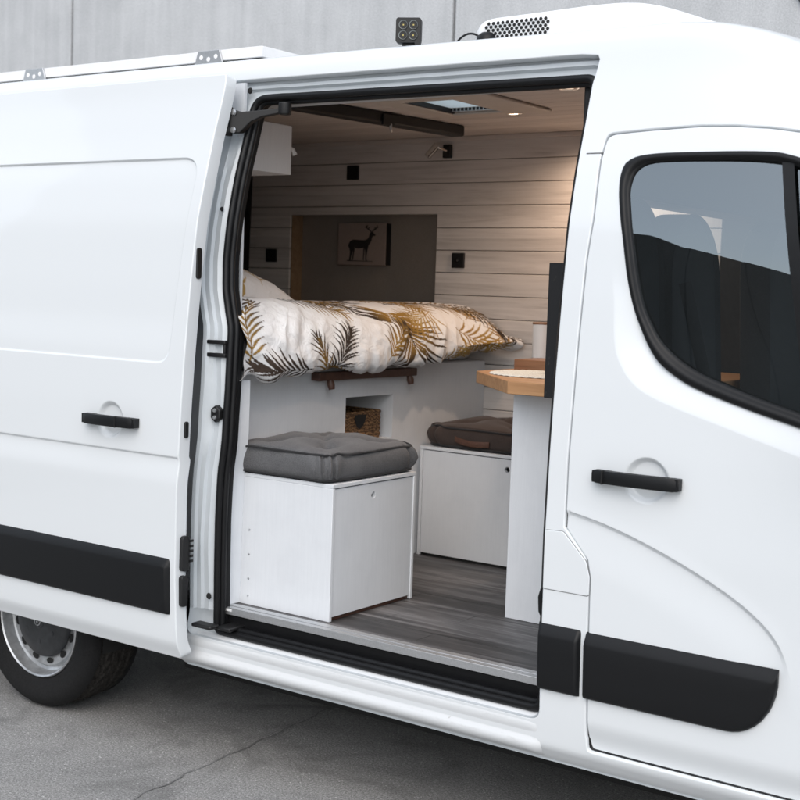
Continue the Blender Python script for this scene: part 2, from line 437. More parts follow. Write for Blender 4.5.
# a dirt line and a saw-cut joint in the yard slab
ln = MB()
def groundstrip(mb, pts, w, z):
    L = []; Rr = []
    for i, p in enumerate(pts):
        a = np.array(pts[max(i-1, 0)]); b = np.array(pts[min(i+1, len(pts)-1)]); t = b-a; t = t/np.linalg.norm(t); nn = np.array([-t[1], t[0]])
        ww = w*random.uniform(.35, 1.1); L.append((p[0]+nn[0]*ww, p[1]+nn[1]*ww, z)); Rr.append((p[0]-nn[0]*ww, p[1]-nn[1]*ww, z))
    mb.loft([L, Rr])
pp = [(-1.325-.085*y+.007*math.sin(y*31)+.006*random.uniform(-1, 1), y) for y in np.arange(-1.6, 4.4, .03)]
groundstrip(ln, pp, .0035, .004)
structure(ln.build('slab_joint', 'crack', smooth=False))

wall = thing('concrete_wall', 'tall pale grey precast concrete wall behind the white van', 'wall', (-5, 4.5, 0))
JX = [-30.0, -7.336, -3.40, .55, 4.5, 8.5]
for a, b in zip(JX[:-1], JX[1:]):
    MB().box((a+.012, 4.5, 0), (b-.012, 4.7, 9.0)).build('wall_panel', 'wall', wall, bevel=.006)
sb = MB()
for a in JX[1:-1]: sb.box((a-.014, 4.52, 0), (a+.014, 4.6, 8.99))
sb.build('joint_filler', 'groove', wall)
cb = MB().tube([(-4.20+5.31*t, 4.485, 8.98-8.97*t-.12*math.sin(math.pi*t)) for t in np.linspace(0, 1, 40)], .007, 6)
tag(cb.build('cable', 'black', smooth=True), 'thin dark cable in front of the concrete wall at top right corner', 'cable')

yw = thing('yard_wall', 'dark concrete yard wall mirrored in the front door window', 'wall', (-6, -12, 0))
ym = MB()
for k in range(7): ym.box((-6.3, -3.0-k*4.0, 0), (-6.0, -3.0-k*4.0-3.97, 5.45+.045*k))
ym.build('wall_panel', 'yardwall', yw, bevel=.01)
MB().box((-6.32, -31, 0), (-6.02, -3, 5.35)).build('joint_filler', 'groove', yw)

# ================================================================ the van
van = thing('camper_van', 'white panel van converted to a camper with its sliding side door open', 'van', (-.6, 1.035, 0))
ZS = np.concatenate([np.linspace(.335, .45, 8), np.linspace(2.3, 2.37, 4), RS[1:7], RS[-7:-1]])

# opening outline helpers ------------------------------------------------
XLz = np.array([.48, .53, .70, .876, 1.045, 1.10, 1.145, 1.31, 1.44, 1.50, 1.525, 1.566, 1.65, 1.75, 1.88, 2.05, 2.25, 2.32])
XLd = np.array([.005, .005, .007, .009, .017, .024, .028, .030, .027, .025, .023, .009, -.015, -.026, -.025, -.024, -.020, -.018])
xleft = lambda z: -1.287+np.interp(z, XLz, XLd)
# path of the weather seal: clockwise from bottom-left up, over, down the right and back
def sealpath():
    P = []
    for z in np.linspace(.56, 2.19, 70): P.append((float(xleft(z)), float(z)))
    P += [(p[0], p[1]) for p in roundpoly([(float(xleft(2.19)), 2.19), (-1.303, 2.300), (-1.18, 2.300)], [0, .085, 0], 10)][1:]
    for x in np.linspace(-1.14, -.10, 30): P.append((float(x), 2.300-.012*(x+1.3)/1.3))
    P += roundpoly([(-.08, 2.289), (-.005, 2.288), (-.006, 2.20)], [0, .06, 0], 8)
    for z in np.linspace(2.15, .60, 40): P.append((-.008, float(z)))
    P += roundpoly([(-.008, .57), (-.008, .488), (-.09, .488)], [0, .055, 0], 8)
    for x in np.linspace(-.14, -1.2, 30): P.append((float(x), .488))
    P += roundpoly([(-1.22, .488), (-1.284, .488), (-1.283, .54)], [0, .05, 0], 8)
    return P
SP = sealpath()
HOLE = [(-1.45, .462), (-.03, .462), (-.001, .49), (-.001, 1.3), (-.001, 2.28), (.018, 2.355), (-1.45, 2.37)]
HOLE = [(-1.45, .462)]+[(x, .462) for x in np.linspace(-1.3, -.1, 10)]+roundpoly([(-.08, .462), (-.001, .462), (-.001, .56)], [0, .05, 0], 6)+[(-.001, z) for z in np.linspace(.7, 2.2, 12)]+[(.0, 2.27), (.012, 2.345), (.004, 2.360)]+[(x, 2.366) for x in np.linspace(-.05, -1.4, 12)]+[(-1.45, 2.366)]
DOORO = [(.0705, 2.046), (.075, 1.88), (.067, 1.77), (.064, 1.55), (.063, 1.385), (.061, 1.219), (.064, 1.030), (.135, .952), (.147, .90), (.147, .837), (.150, .60), (.153, .45)]
def dooroutline(g):
    """front door edge, grown outwards by g"""
    L = [(x-g, z) for x, z in DOORO]
    L += roundpoly([(.155-g, .445), (.157-g, .417-g), (.24, .417-g)], [0, .02, 0], 5)
    L += [(.5, .417-g), (.97, .417-g), (1.0+g, .44), (1.02+g, .8), (1.06+g, 1.1), (1.06+g, 1.35), (.98+g, 1.62), (.86+g, 1.86), (.75+g, 2.01), (.68, 2.075+g)]
    L += [(.615, 2.099+g), (.534, 2.113+g), (.44, 2.122+g), (.341, 2.125+g), (.20, 2.120+g)]
    L += roundpoly([(.13, 2.116+g), (.079-g, 2.112+g), (.073-g, 2.075)], [0, .035, 0], 6)
    return L
FLAP = roundpoly([(-.001, 1.014), (.0535, 1.0165), (.1265, .9445), (.1385, .905), (.1385, .852), (-.001, .852)], [.003, .012, .02, .02, .006, .003], 4)
def grow(poly, g):
    P = np.array(poly); out = []
    c = P.mean(0)
    for i in range(len(P)):
        t = P[(i+1) % len(P)]-P[i-1]; t /= np.linalg.norm(t)+1e-12; nn = np.array([t[1], -t[0]])
        if (P[i]-c)@nn < 0: nn = -nn
        out.append(tuple(P[i]+nn*g))
    return out
def arch(cx, r, cz=.34, z0=.30):
    a0 = math.asin((z0-cz)/r)
    return [(cx+r*math.cos(a), cz+r*math.sin(a)) for a in np.linspace(math.pi-a0, a0, 30)]
WR, WF, WZ = -2.273, 1.41, .343
sA = .335
outline = [(-3.3, sA)]+[(-2.75, sA)]+[p for p in arch(WR, .43) if p[1] > (sA if p[0] < WR else .47)]+[(-1.8, .47), (-1.475, .47), (-1.46, sA), (-1.0, sA), (0, sA), (.8, sA)]+[p for p in arch(WF, .43) if p[1] > sA]+[(1.95, sA), (2.2, .5), (2.22, .8), (2.12, 1.0), (1.75, 1.14), (1.14, 1.32), (1.0, 1.62), (.88, 1.87), (.77, 2.03), (.72, 2.2)]+[(.72+.23*math.sin(math.pi*(q-2.2)/(SMAX-2.2+.17)), q) for q in np.linspace(2.25, SMAX, 24)]+[(-3.3, SMAX)]
HATCH_S = lambda y: float(np.interp(y, RY, RS))
hatch_hole = [(-1.098, HATCH_S(.74)), (-.870, HATCH_S(.74)), (-.870, HATCH_S(1.08)), (-1.098, HATCH_S(1.08))]
body = sheet('body', 'paint', outline, [HOLE, dooroutline(.0122), hatch_hole], step=.03, extra=ZS, parent=van, depth=.03)
# sill below the doors gets its own scuffed paint: a rolled lip in front of the body
rows = []
for yy_, z_ in [(.030, .478), (.018, .474), (.007, .466), (.001, .456), (-.001, .446), (.001, .434), (.0045, .424), (.006, .416), (.004, .408), (-.001, .400), (-.0035, .392), (-.002, .382), (.006, .371), (.018, .362), (.035, .354), (.08, .345)]:
    rows.append([(x, yy_*(1-k_)+(float(prof(min(max(z_, .335), .41)))+.004)*k_, z_) for x in np.linspace(-1.45, .006, 70) for k_ in [float(smoothstep(-.02, .004, x))]])
MB().loft(rows).build('sill', 'sill', van, smooth='all')
# flange under the sill
MB().box((-1.44, .05, .338), (.95, .058, .36)).build('sill_flange', 'jamb', van)

# far flank, plain but with the driver door window cut out
def farmap(p):
    q = shell(np.stack([p[:, 0], p[:, 1]], 1)); q[:, 1] = 2.07-q[:, 1]; return q
faro = [(-3.3, sA), (-2.75, sA)]+[p for p in arch(WR, .43) if p[1] > sA]+[(-1.0, sA), (.8, sA)]+[p for p in arch(WF, .43) if p[1] > sA]+[(1.95, sA), (2.2, .5), (2.22, .8), (2.12, 1.0), (1.75, 1.14), (1.14, 1.32), (1.0, 1.62), (.88, 1.87), (.77, 2.03), (.72, 2.2), (.72, 2.37), (-3.3, 2.37)]
farwin = roundpoly([(.16, 1.45), (.9, 1.38), (.78, 1.95), (.68, 2.03), (.16, 2.03)], .06)
fp = sheet('flank', 'paint', faro, [farwin], step=.08, parent=van, mapf=farmap, depth=-.03, r=.004)
wg = MB(); wg.add([(x, 2.07-float(prof(z))-.012, z) for x, z in farwin], [tuple(range(len(farwin)))]); wg.build('side_window', glass('side_glass', (.8, .83, .84), 1.6), van)
# windscreen, bonnet, front and rear
def cross(a, b, bulge, n=12, mat='paint', name='bonnet'):
    """surface between a near edge and its mirror, bulging forward"""
    rows = []
    for t in np.linspace(0, 1, n):
        row = []
        for x, s_ in a:
            p = shell(np.array([[x, s_]]))[0]; q = p.copy(); q[1] = 2.07-p[1]
            m = p*(1-t)+q*t; k = 4*t*(1-t); row.append((m[0]+b[0]*k, m[1], m[2]+b[1]*k))
        rows.append(row)
    return MB().loft(rows).build(name, mat, van, smooth='all')
A_ = [(1.14, 1.32), (1.0, 1.62), (.88, 1.87), (.77, 2.03), (.72, 2.2)]
rows = []
for t in np.linspace(0, 1, 25):
    sm = 2.2+(SMAX+.17-2.2)*t; k = math.sin(math.pi*t); tp = shell(np.array([[.72+.23*k, min(sm, SMAX)]]))[0]; row = []
    if sm > SMAX: tp = shell(np.array([[.72+.23*k, 2.2+(SMAX+.17-sm)]]))[0]; tp[1] = 2.07-tp[1]
    for f_ in np.linspace(0, 1, 7):
        x = 1.14+(.72-1.14)*f_; z = 1.32+(2.2-1.32)*f_; e = shell(np.array([[np.interp(f_, [0, .34, .62, .81, 1], [q[0] for q in A_]), z]]))[0]
        y = e[1]+(2.07-2*e[1])*t; row.append((e[0]+.23*k*1.0+(tp[0]-e[0]-.23*k)*f_**3, y+(tp[1]-y)*f_**3, e[2]+.03*k+(tp[2]-e[2]-.03*k)*f_**3))
    rows.append(row)
MB().loft(rows).build('windscreen', glass('windscreen_glass', (.88, .91, .92), 1.6), van, smooth='all')
cross([(2.12, 1.0), (1.75, 1.14), (1.14, 1.32)], (.12, .03), 0)
cross([(1.95, sA), (2.2, .5), (2.22, .8), (2.12, 1.0)], (.14, 0), 0, name='front_bumper', mat='trim')
# (windscreen header joins the roof)
rw = MB(); rw.loft([[(-3.3, y, z) for y, z in ((.06, .35), (-.014, 1.0), (.047, 1.87), (.164, 2.37), (.3, 2.455), (1.035, 2.476))],
                    [(-3.3, 2.07-y, z) for y, z in ((.06, .35), (-.014, 1.0), (.047, 1.87), (.164, 2.37), (.3, 2.455), (1.035, 2.476))]])
rw.build('rear_panel', 'paint', van)
MB().box((-1.75, .35, .20), (1.0, 1.72, .36)).box((-3.1, .5, .26), (-1.9, 1.5, .36)).build('underbody', 'dark', van)  # low boxes added beneath the chassis to deepen the shade under the van
ch = MB().box((-3.2, .07, .36), (2.0, 2.0, .545)); ch.build('chassis', 'dark', van)
for cx in (WR, WF):
    A = arch(cx, .432); wl = MB().loft([[(x, .02, z) for x, z in A], [(x, .40, z) for x, z in A]])
    wl.add([(x, .40, z) for x, z in A], [tuple(range(len(A)))]); wl.build('wheel_arch_liner', 'dark', van)
# inner closing skin so the hollow flank stays dark
cl = MB(); cl.box((-3.28, .16, .56), (-2.78, 1.9, 2.34)); cl.build('load_bay_rear', 'curtain', van)

# ---- door aperture: jamb pressed sheet, two lipped weather seal
def seg_o():
    O = [(float(xleft(z))-.10, float(z)) for z in np.linspace(.56, 2.19, 70)]
    O += roundpoly([(float(xleft(2.19))-.10, 2.19), (-1.42, 2.366), (-1.18, 2.366)], [0, .02, 0], 10)[1:]
    O += [(float(x), 2.366) for x in np.linspace(-1.14, -.10, 30)]
    O += roundpoly([(-.08, 2.366), (.010, 2.366), (.0, 2.20)], [0, .012, 0], 8)
    O += [(-.0005, float(z)) for z in np.linspace(2.15, .60, 40)]
    O += roundpoly([(-.0005, .57), (-.0005, .466), (-.09, .466)], [0, .05, 0], 8)
    O += [(float(x), .466) for x in np.linspace(-.14, -1.2, 30)]
    O += roundpoly([(-1.22, .466), (-1.40, .466), (-1.383, .54)], [0, .05, 0], 8)
    return O
SO = seg_o(); assert len(SO) == len(SP)
RL = [(0, .002), (.15, .003), (.22, .012), (.40, .014), (.46, .024), (.66, .024), (.72, .018), (.90, .030), (1.0, .044), (1.02, .05)]
RT = [(0, .003), (.02, .034), (.28, .038), (.36, .030), (.52, .030), (.62, .044), (.80, .046), (.88, .038), (1.0, .045), (1.02, .05)]
RRt = [(0, .0), (.1, .01), (.2, .02), (.3, .026), (.4, .03), (.5, .034), (.7, .038), (.9, .042), (1, .045), (1.02, .05)]
rows = []
for i, ((sx, sz), (ox, oz)) in enumerate(zip(SP, SO)):
    t = min(1, max(0, (i-60)/22)) if i < 112 else 1
    row = []
    for k in range(len(RL)):
        f = RL[k][0]*(1-t)+RT[k][0]*t; d = RL[k][1]*(1-t)+RT[k][1]*t
        if i > 122: f, d = RRt[k]
        x = ox+(sx-ox)*f; z = oz+(sz-oz)*f
        wav = 0
        if i < 70: wav = .010*math.exp(-((z-1.25)/.12)**2)-.006*math.exp(-((z-.80)/.1)**2) if 2 < k < 7 else 0
        row.append((x, float(prof(z))+d+wav, z))
    rows.append(row)
rows.append(rows[0])
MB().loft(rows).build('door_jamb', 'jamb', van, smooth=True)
def inset2(path, d):
    P = np.array(path); N = len(P); out = []
    for i in range(N):
        t = P[(i+1) % N]-P[i-1]; t /= np.linalg.norm(t); out.append(P[i]+d*np.array([t[1], -t[0]]))
    return out
seal = MB()
for d, yo, rr in ((.001, .030, .0125), (.014, .044, .0105)):
    seal.tube([(x, float(prof(z))+yo, z) for x, z in inset2(SP, d)], rr, 10, close=True)
I0 = inset2(SP, .004); I1 = inset2(SP, .018)
seal.loft([[(x, float(prof(z))+.040, z) for x, z in I0+[I0[0]]], [(x, float(prof(z))+.058, z) for x, z in I1+[I1[0]]], [(x, float(prof(z))+.075, z) for x, z in I1+[I1[0]]]])
seal.build('door_seal', 'rubber', van, smooth=True)

# hinge arms of the sliding door
ua = MB().box((-1.345, .052, 2.165), (-1.328, .100, 2.262))
arm_p = [(-1.338, 2.258), (-1.30, 2.246), (-1.25, 2.252), (-1.185, 2.262), (-1.185, 2.244), (-1.235, 2.232), (-1.268, 2.214), (-1.300, 2.176), (-1.338, 2.172)]
n_ = len(arm_p)
AY = lambda x: .080+(x+1.338)*.58
ua.add([(x, AY(x), z) for x, z in arm_p]+[(x, AY(x)+.022, z) for x, z in arm_p], [tuple(range(n_)), tuple(range(n_, 2*n_))[::-1]]+[(k, k+n_, (k+1) % n_+n_, (k+1) % n_) for k in range(n_)])
ua.lathe([(0, -.02), (.020, -.02), (.022, -.01), (.022, .02), (0, .02)], (-1.165, .175, 2.258), 'z', 20)
ua.build('upper_arm', 'black', van, bevel=.003)
for dz in (2.243, 2.185):
    MB().lathe([(0, -.006), (.009, -.005), (.011, 0)], (-1.318, .090, dz), n=16).build('arm_bolt', 'steel', van, smooth=True)
la = MB().box((-1.335, -.045, .508), (-1.245, .0, .522)).box((-1.25, -.01, .504), (-1.19, .09, .518)).lathe([(0, -.02), (.018, -.02), (.018, .016), (0, .016)], (-1.20, .085, .512), 'z', 18)
la.build('lower_arm', 'black', van, bevel=.005)
# jamb fittings
b = MB().box((-1.345, .012, 1.423), (-1.262, .055, 1.437)).box((-1.345, .012, 1.467), (-1.262, .055, 1.480)).box((-1.345, .034, 1.43), (-1.262, .06, 1.475)).box((-1.275, .018, 1.433), (-1.266, .05, 1.47))
b.build('guide_rail', 'black', van, bevel=.003)
hx = [(-1.292+.024*math.cos(a), 1.233+.030*math.sin(a)) for a in [R(30+60*k) for k in range(6)]]
st = MB().prism(hx, .004, .03).build('striker', 'black', van, bevel=.004)
for dz in (-.012, .012): MB().lathe([(0, -.004), (.006, -.004), (.007, 0), (.007, .004)], (-1.292, .003, 1.233+dz), n=14).build('bolt', 'steel', st, smooth=True)
for hxx, hz, r_ in ((-1.300, .61, .0085), (-1.315, 2.325, .008), (-1.34, 1.92, .006)):
    ang = MB().lathe([(0, 0), (r_, 0), (r_*1.35, .004)], (hxx, float(prof(hz))+.006, hz), n=16); ang.build('drain_hole', 'dark', van)

# ---- sliding door, open behind the aperture
SD = -.112
rec = roundpoly([(-2.55, 1.398), (-1.405, 1.398), (-1.362, 2.085), (-2.55, 2.085)], [.06, .06, .075, .06], 8)
def circ(x, z, r): return [(x+r*math.cos(a), z+r*math.sin(a)) for a in np.linspace(0, 2*math.pi, 48)]
def sd_disp(x, z):
    p = np.stack([x, z], 1); d = segdist(rec, p); ins = inside(rec, p)
    sgn = np.where(ins, d, -d)
    side = smoothstep(1.42, 1.56, z)
    o = (.0035+.0055*side)*smoothstep(-.002, .0065-.002*side, sgn)
    dc = 1.092-z                                    # waist crease: upper skin overhangs, lower one eases back out
    o += .0075*smoothstep(-.001, .006, dc)*(1-smoothstep(.006, .10, dc))
    o += .017*(1-smoothstep(.048, .064, np.hypot(x+1.668, (z-1.190)*1.0)))     # finger cup
    o += .02*smoothstep(.47, .39, z)
    return o
sdo = roundpoly([(-2.66, .408), (-1.336, .408), (-1.344, .68), (-1.336, 1.2), (-1.334, 1.6), (-1.330, 1.88), (-1.326, 2.02), (-1.330, 2.16), (-1.320, 2.33), (-1.322, 2.362), (-2.66, 2.362)], [.03, .012, .05, .05, .05, .05, .05, .05, .03, .008, .03], 5)
sd = sheet('sliding_door', 'paint', sdo, [], step=.0135, disp=sd_disp, off=SD, depth=.05, r=.005, parent=van, feat=[rec+[rec[0]], [(-2.65, 1.090), (-1.34, 1.090)], circ(-1.668, 1.190, .056)])
def rimplate(pts, rad, d, name, mat='black'):
    """fitting on the door's leading edge; pts in (y,z)"""
    q = roundpoly(pts, rad, 5); n = len(q); x = -1.327
    mb = MB().add([(x+d, y, z) for y, z in q]+[(x-.02, y, z) for y, z in q], [tuple(range(n))]+[(i, (i+1) % n, (i+1) % n+n, i+n) for i in range(n)])
    return mb.build(name, mat, sd, bevel=.002)
rimplate([(-.064, 1.683), (-.042, 1.683), (-.042, 1.785), (-.064, 1.785)], .010, .006, 'latch')
rimplate([(-.100, 1.155), (-.083, 1.155), (-.083, 1.21), (-.100, 1.21)], .008, .002, 'buffer')
l1 = rimplate([(-.103, .705), (-.069, .705), (-.069, .825), (-.103, .825)], .014, .004, 'latch')
for k in range(5): MB().box((-1.322, -.071, .735+.017*k), (-1.3175, -.058, .743+.017*k)).build('contact_pin', 'black', sd)
rimplate([(-.103, .585), (-.075, .585), (-.075, .69), (-.103, .69)], .011, .004, 'latch')
# inner face of the door
di = MB(); rws = []
for z in np.linspace(.42, 2.36, 30): rws.append([(-2.64, float(prof(z))+SD+.051, z), (-1.36, float(prof(z))+SD+.051, z), (-1.333, float(prof(z))+SD+.045, z)])
di.loft(rws).build('inner_skin', 'jamb', sd, smooth='all')
def handle(name, x0, x1, z, y, parent, split, flip):
    m = MB(); rw = []
    for t in np.linspace(0, 1, 17):
        x = x0+(x1-x0)*t; h = .0185; out = .030+.012*math.sin(math.pi*t)
        if t in (0, 1): h *= .82; out *= .8
        zc = z+(-.004)*math.sin(math.pi*t)*0
        rw.append([(x, y-out+.020, zc-h), (x, y-out+.003, zc-h*.95), (x, y-out, zc-h*.6), (x, y-out, zc+h*.6), (x, y-out+.003, zc+h*.95), (x, y-out+.020, zc+h)])
    m.loft(rw, True, True)
    for a, bb in ((x0, x0+.05), (x1-.05, x1)): m.box((a+.003, y-.028, z-.016), (bb-.003, y+.012, z+.016))
    o = m.build(name, 'trim', parent, smooth=True)
    xs = x0+(x1-x0)*split
    MB().box((xs-.001, y-.0425, z-.0186), (xs+.001, y-.02, z+.0186)).build('split_line', 'dark', parent)
    return o
handle('handle', -1.781, -1.520, 1.189, SD-.010, sd, .70, False)
# ---- black rubbing strips
def strip(name, x0, x1, zb, zt, off, parent, shape=None, ends=(1, 1)):
    m = MB(); rows = []
    xs = np.unique(np.concatenate([np.linspace(x0, x1, 30), [x0+.004, x0+.012, x1-.004, x1-.012]]))
    for x in xs:
        e0 = max(0, 1-(x-x0)/.012)*ends[0]; e1 = max(0, 1-(x1-x)/.012)*ends[1]; k = 1-.8*max(e0, e1)**2
        bz = shape(x) if shape else zb; H = zt-bz
        q = [(0.0, bz), (-.010*k, bz+.001), (-.0165*k, bz+.006), (-.019*k, bz+.014), (-.020*k, bz+H*.3), (-.0205*k, bz+H*.55), (-.0215*k, max(zt-.036, bz+H*.6)), (-.0195*k, max(zt-.029, bz+H*.7)), (-.007*k, max(zt-.006, bz+H*.9)), (-.003*k, zt-.002), (0, zt)]
        rows.append([(float(x), float(prof(z))+off+d, float(z)) for d, z in q])
    m.loft(rows)
    m.add(rows[0], [tuple(range(len(rows[0])))]); m.add(rows[-1], [tuple(range(len(rows[-1])))])
    return m.build(name, 'trim', parent, smooth=True)
strip('rubbing_strip', -2.655, -1.362, .556, .750, SD+.004, sd)
strip('rubbing_strip', -.012, .122, .562, .752, .002, van)
# roof edge joint and B pillar lap joint
MB().box((.018, float(prof(2.066))-.0015, 2.0645), (.069, float(prof(2.066))+.01, 2.0675)).build('lap_joint', 'groove', van)
# fuel flap in the pillar
gq = [(x+.0, z) for x, z in grow(FLAP, .0035)]; gq = [(min(max(x, .0), .1395), z) for x, z in gq]
sheet('flap_gap', 'groove', gq, [], step=.02, off=-.0006, depth=.002, r=.0003, parent=van)
fl = sheet('fuel_flap', 'paint', FLAP, [], step=.02, off=-.0028, depth=.004, r=.0022, parent=van)
# dark seal strip visible beside the pillar just above the strip
MB().tube([(-.012, .02, .755), (-.016, .005, .78), (-.016, .0, .82), (-.01, .0, .842)], .008, 8).build('door_bumper', 'rubber', van, smooth=True)
MB().box((-.028, .055, .655), (-.008, .075, .70)).build('striker_plate', 'black', van, bevel=.003)

# ---- front door
arcl = [(.0, 1.084), (.066, 1.083), (.126, 1.077), (.24, 1.049), (.352, 1.008), (.47, .960), (.589, .907), (.655, .865), (.692, .825), (.706, .78), (.706, .74)]
arcl = np.array(catmull(arcl, 12, False))
for _ in range(700): arcl[1:-1] = (arcl[:-2]+2*arcl[1:-1]+arcl[2:])/4
arcl = [tuple(q) for q in arcl]
AX = np.array([p[0] for p in arcl]); AZ = np.array([p[1] for p in arcl])
shl = catmull([(.135, 2.3), (.137, 1.80), (.152, 1.663), (.163, 1.56), (.182, 1.50), (.23, 1.44), (.312, 1.398), (.513, 1.34), (.699, 1.287), (1.1, 1.17)], 6, False)
shpoly = shl+[(1.2, 2.4), (.135, 2.4)]
def fd_disp(x, z):
    p = np.stack([x, z], 1)
    d = segdist(arcl, p, False); below = (np.interp(x, AX, AZ)-z > 0) & (x < .706)
    fade = smoothstep(.715, .66, x)*.65+.35*smoothstep(.75, .9, z)
    o = np.where(below, .0075*smoothstep(-.002, .011, d)*(1-smoothstep(.012, .15, d))*fade, 0)
    o = o-np.where(below, 0, .0015*np.exp(-(d/.02)**2))*fade
    ds = segdist(shl, p, False); ins = inside(shpoly, p); lo = smoothstep(1.80, 1.55, z)
    o += np.where(ins, (.30*np.sqrt(np.minimum(ds, .09)**2+.008**2)-.30*.008), 0)*lo
    o += .018*(1-smoothstep(.050, .066, np.hypot(x-.292, (z-1.187)*1.05)))
    o += .016*smoothstep(.50, .42, z)
    return o
WOUT = catmull([(.140, 1.95), (.137, 2.00), (.152, 2.038), (.21, 2.056), (.36, 2.058), (.518, 2.054), (.60, 2.042), (.68, 2.005), (.76, 1.90), (.86, 1.66), (.92, 1.45), (.925, 1.33), (.86, 1.317), (.693, 1.364), (.58, 1.393), (.48, 1.421), (.40, 1.447), (.345, 1.474), (.300, 1.505), (.270, 1.540), (.243, 1.585), (.215, 1.645), (.192, 1.72), (.172, 1.81), (.155, 1.88)], 5)
WIN = catmull([(.168, 1.935), (.164, 1.965), (.172, 2.005), (.198, 2.028), (.25, 2.036), (.40, 2.036), (.52, 2.032), (.60, 2.020), (.665, 1.985), (.74, 1.88), (.835, 1.65), (.89, 1.46), (.893, 1.37), (.845, 1.352), (.693, 1.395), (.58, 1.425), (.475, 1.458), (.41, 1.481), (.362, 1.505), (.325, 1.530), (.290, 1.562), (.264, 1.60), (.240, 1.645), (.219, 1.71), (.200, 1.79), (.184, 1.86)], 5)
fd = sheet('front_door', 'paint', dooroutline(0), [WOUT], step=.0135, disp=fd_disp, depth=.028, r=.004, parent=van, feat=[arcl, shl[6:], circ(.292, 1.187, .058)])
gs = MB().tube([(x, float(shell(np.array([[x, z]]))[0][1])+.022, float(shell(np.array([[x, z]]))[0][2])) for x, z in resample(dooroutline(.006), .03)], .009, 8, close=True); gs.build('door_gap_shade', 'rubber', van, smooth=True)  # black tube standing in for the shade inside the door gap
def winY(x, z): return float(prof(z))+float(fd_disp(np.array([x]), np.array([z]))[0])
def ringsec(name, mat, sec, parent):
    """window surround lofted from outer loop to inner loop"""
    from_o = [WOUT[int(i*len(WOUT)/160)] for i in range(160)]
    OI = resample_n(WOUT, 160); II = resample_n(WIN, 160)
    rows = []
    for f, dy in sec:
        row = []
        for (a, b_), (c_, d_) in zip(OI, II):
            x = a+(c_-a)*f; z = b_+(d_-b_)*f; row.append((x, float(prof(z))+.30*.03*float(smoothstep(1.8, 1.55, z))+dy, z))
        rows.append(row)
    return MB().loft(rows, True).build(name, mat, parent, smooth='all')
def resample_n(poly, n):
    P = np.array(poly+[poly[0]]); d = np.concatenate([[0], np.cumsum(np.linalg.norm(np.diff(P, axis=0), axis=1))])
    t = np.linspace(0, d[-1], n, endpoint=False); return list(zip(np.interp(t, d, P[:, 0]), np.interp(t, d, P[:, 1])))
# both loops start at the same place, match by angle about the window centre for an even surround
def byangle(poly, n=200, c=(.50, 1.72)):
    P = np.array(resample_n(poly, 1500)); a = np.unwrap(np.arctan2(P[:, 1]-c[1], P[:, 0]-c[0])); 
    if a[-1] < a[0]: P = P[::-1]; a = np.unwrap(np.arctan2(P[:, 1]-c[1], P[:, 0]-c[0]))
    a0 = np.arange(n)*2*math.pi/n-math.pi; am = (a+math.pi) % (2*math.pi)-math.pi; k = np.argsort(am)
    return list(zip(np.interp(a0, am[k], P[k, 0], period=2*math.pi), np.interp(a0, am[k], P[k, 1], period=2*math.pi)))
WO2, WI2 = byangle(WOUT), byangle(WIN)
rows = []
for f, dy in [(-.12, .012), (-.12, -.001), (0, -.004), (.3, -.006), (.62, -.003), (.70, .004), (.80, .005), (1.0, .010), (1.02, .03)]:
    rows.append([(a+(c_-a)*f, float(prof(b_+(d_-b_)*f))+.012*float(smoothstep(1.8, 1.55, b_))+dy, b_+(d_-b_)*f) for (a, b_), (c_, d_) in zip(WO2, WI2)])
wf = MB().loft(rows, True).build('window_frame', 'rubber', fd, smooth='all')
glz = grow([(x, z) for x, z in WI2], .007)
wgl = sheet('window', 'glass', glz, [], step=.03, off=.012, disp=lambda x, z: .012*smoothstep(1.8, 1.55, z)+.002*np.sin(x*9)*0, parent=fd, rim=False)
dv = MB(); rws = []
for z in np.linspace(1.385, 2.026, 14):
    xc = .592+(2.02-z)*.19; rws.append([(xc-.012, float(prof(z))+.004+.012*float(smoothstep(1.8, 1.55, z)), z), (xc+.019, float(prof(z))+.004+.012*float(smoothstep(1.8, 1.55, z)), z)])
dv.loft(rws).build('quarter_post', 'rubber', fd, smooth='all')
handle('handle', .143, .397, 1.187, -.010, fd, .15, True)
def fshape(x):
    t = np.clip((x-.545)/(.682-.545), 0, 1); return .562+.165*(1-math.sqrt(max(0, 1-t**2.2)))
strip('rubbing_strip', .139, .681, .562, .750, .002, fd, fshape, ends=(.3, .6))
# door mirror, just out of the picture to the right
mr = MB(); 
mr.loft([[(1.0+.05*math.cos(a)*k, -.12-.22*u, 1.55+.17*math.sin(a)*k) for a in np.linspace(0, 2*math.pi, 20, endpoint=False)] for u, k in ((0, .7), (.15, 1), (.8, 1), (1, .7))], True, True)
mr.tube([(1.0, .02, 1.42), (1.0, -.14, 1.45)], .03, 10); mr.build('door_mirror', 'black', fd, smooth=True)

